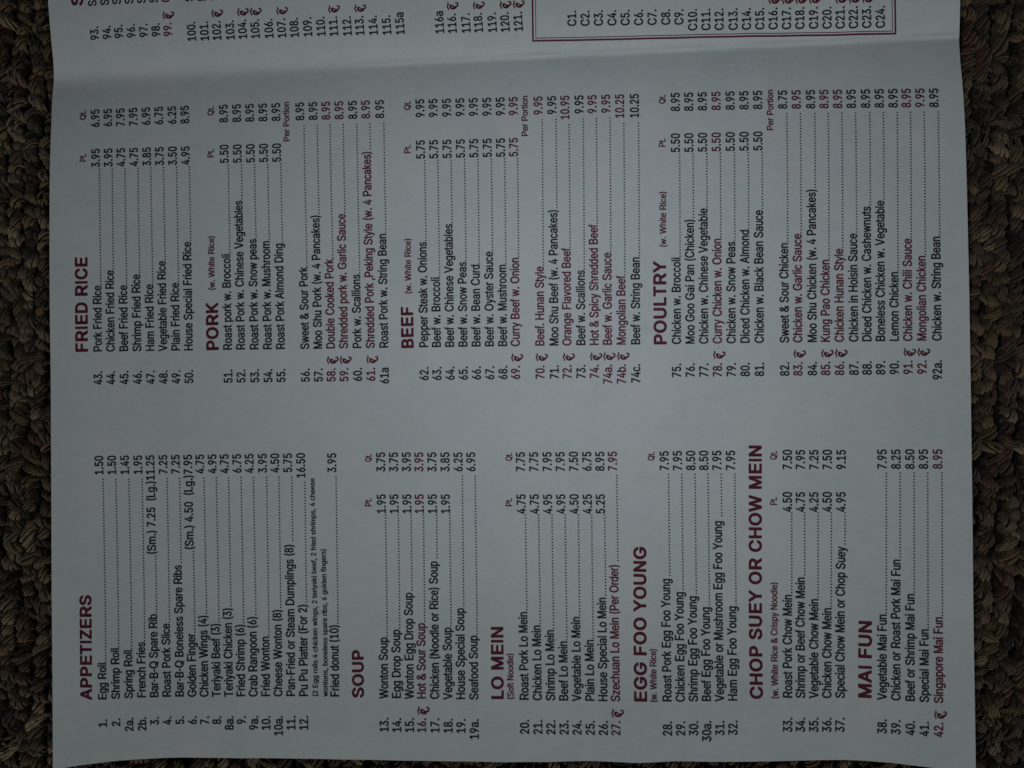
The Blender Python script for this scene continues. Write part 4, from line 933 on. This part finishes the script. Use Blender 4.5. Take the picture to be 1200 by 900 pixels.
 ('menu_line','C5.',35.79,108.4,91.1,2.78,1.0,0),
 ('menu_line','C6.',39.81,108.33,91.17,2.78,1.0,0),
 ('menu_line','C7.',43.86,108.3,91.24,2.78,1.0,0),
 ('menu_line','C8.',47.97,108.31,91.33,2.78,1.0,0),
 ('menu_line','C9.',51.92,108.27,91.4,2.78,1.0,0),
 ('menu_line','C10.',56.04,106.48,91.55,2.78,1.0,0),
 ('menu_line','C11.',60.0,106.47,91.65,2.78,1.0,0),
 ('menu_line','C12.',63.97,106.48,91.81,2.78,1.0,0),
 ('menu_line','C13.',68.15,106.44,91.94,2.78,1.0,0),
 ('menu_line','C14.',72.08,106.39,92.05,2.78,1.0,0),
 ('menu_line','C15.',76.08,106.41,92.24,2.78,1.0,0),
 ('menu_line','C16.',80.05,106.44,92.43,2.78,1.0,0),
 ('chilli_mark','*',79.74,113.74,91.69,2.62,1.0,2),
 ('menu_line','C17.',84.04,106.42,92.54,2.78,1.0,0),
 ('chilli_mark','*',83.73,113.71,91.79,2.62,1.0,2),
 ('menu_line','C18.',88.0,106.4,92.64,2.78,1.0,0),
 ('chilli_mark','*',87.67,113.67,91.86,2.62,1.0,2),
 ('menu_line','C19.',92.07,106.42,92.82,2.78,1.0,0),
 ('chilli_mark','*',91.72,113.68,91.96,2.62,1.0,2),
 ('menu_line','C20.',96.07,106.42,93.02,2.78,1.0,0),
 ('menu_line','C21.',99.94,106.36,93.15,2.78,1.0,0),
 ('chilli_mark','*',99.55,113.59,92.19,2.62,1.0,2),
 ('menu_line','C22.',103.79,106.29,93.23,2.78,1.0,0),
 ('chilli_mark','*',103.39,113.51,92.23,2.62,1.0,2),
 ('menu_line','C23.',107.68,106.29,93.36,2.78,1.0,0),
 ('chilli_mark','*',107.27,113.49,92.29,2.62,1.0,2),
 ('menu_line','C24.',111.71,106.28,93.58,2.78,1.0,0),
 ('section_heading','S',-133.16,117.48,91.69,3.85,1.159,2),
]

def glyph_mesh(contours):
    polys = [[Vector((c[i] / 250, c[i + 1] / 250, 0)) for i in range(0, len(c), 2)] for c in contours]
    def sa(p): return sum(a.x * b.y - b.x * a.y for a, b in zip(p, p[1:] + p[:1]))
    def inside(q, p):
        r = False
        for a, b in zip(p, p[1:] + p[:1]):
            if (a.y > q.y) != (b.y > q.y) and q.x < (b.x - a.x) * (q.y - a.y) / (b.y - a.y) + a.x: r = not r
        return r
    holes = [p for p in polys if sum(inside(p[0], q) for q in polys if q is not p) % 2]
    outs = [p for p in polys if not any(p is h for h in holes)]
    V, F = [], []
    for o in outs:
        grp = [o] + [h for h in holes if inside(h[0], o)]
        flat = [v for g in grp for v in g]; b = len(V)
        V += [(v.x, v.y) for v in flat]
        for t in tessellate_polygon(grp):
            a_, b2, c_ = (flat[k] for k in t)
            cr = (b2.x - a_.x) * (c_.y - a_.y) - (b2.y - a_.y) * (c_.x - a_.x)
            if abs(cr) < 1e-9: continue
            F.append(tuple(b + k for k in (t if cr > 0 else t[::-1])))
    return V, F
GLYPH = {(f, ch): (g[0] / 250, glyph_mesh(g[1:])) for f in FONT for ch, g in FONT[f].items()}
GLYPH[('reg', '*')] = (1.0, glyph_mesh([[v if i % 2 == 0 else v - 90 for i, v in enumerate(c)] for c in CHILLI[1:]]))
LIFT = 0.05
DOT = 0.255
def on_paper(x, y): return ((x) * MM, (y) * MM, (height(x, y) + LIFT) * MM)
def print_text(kind, text, x, y, ang, cap, stretch, red, parent):
    f = 'bold' if kind == 'section_heading' else 'reg'
    a = math.radians(ang); dx, dy = math.cos(a), math.sin(a); ux, uy = -dy, dx
    pen = 0.0; V, F = [], []
    if kind == 'dot_leader':
        for k in range(text):
            p = k * cap; b = len(V)
            for q in range(6):
                u = p + .82 * DOT * math.cos(q * math.pi / 3); w = .17 + 1.12 * DOT * math.sin(q * math.pi / 3)
                V.append(on_paper(x + dx * u + ux * w, y + dy * u + uy * w))
            F.append(tuple(range(b, b + 6)))
    else:
        for ch in text:
            adv, (gv, gf) = GLYPH[(f, ch)]; b = len(V)
            for vx, vy in gv:
                u = (pen + vx) * cap * stretch; w = vy * cap
                V.append(on_paper(x + dx * u + ux * w, y + dy * u + uy * w))
            F += [tuple(b + k for k in t) for t in gf]
            pen += adv
    return link(kind, V, F, INK[red], parent)
line = None
for row in PRINT:
    kind, text, x, y, ang, cap, stretch, red = row
    top = kind in ('menu_line', 'section_heading', 'section_note', 'size_header', 'dish_note')
    o = print_text(kind, text, x, y, ang, cap, stretch, red, menu if top else line)
    if kind == 'menu_line':
        line = o
        if red: o['label'] = 'maroon line of print marked with a small chilli'

def frame_line(name, pts, w):
    V, F = [], []; P = []
    for (x0, y0), (x1, y1) in zip(pts, pts[1:]):
        m = max(1, int(math.hypot(x1 - x0, y1 - y0) / 2))
        P += [(x0 + (x1 - x0) * k / m, y0 + (y1 - y0) * k / m) for k in range(m)]
    P.append(pts[-1])
    for i, (x, y) in enumerate(P):
        a = P[max(0, i - 1)]; b = P[min(len(P) - 1, i + 1)]
        d1 = Vector((x - a[0], y - a[1])); d2 = Vector((b[0] - x, b[1] - y))
        if d1.length < 1e-6: d1 = d2
        if d2.length < 1e-6: d2 = d1
        d1.normalize(); d2.normalize(); t = (d1 + d2).normalized(); nx, ny = -t.y, t.x
        s = w / 2 / max(.3, t.dot(d1))
        V += [on_paper(x + nx * s, y + ny * s), on_paper(x - nx * s, y - ny * s)]
        if i: F.append((2 * i - 2, 2 * i - 1, 2 * i + 1, 2 * i))
    return link(name, V, F, INK[1], menu)
fo = frame_line('box_border', FRAME_OUTER, .52)
fi = frame_line('inner_border_line', FRAME_INNER, .22)
fi.parent = fo
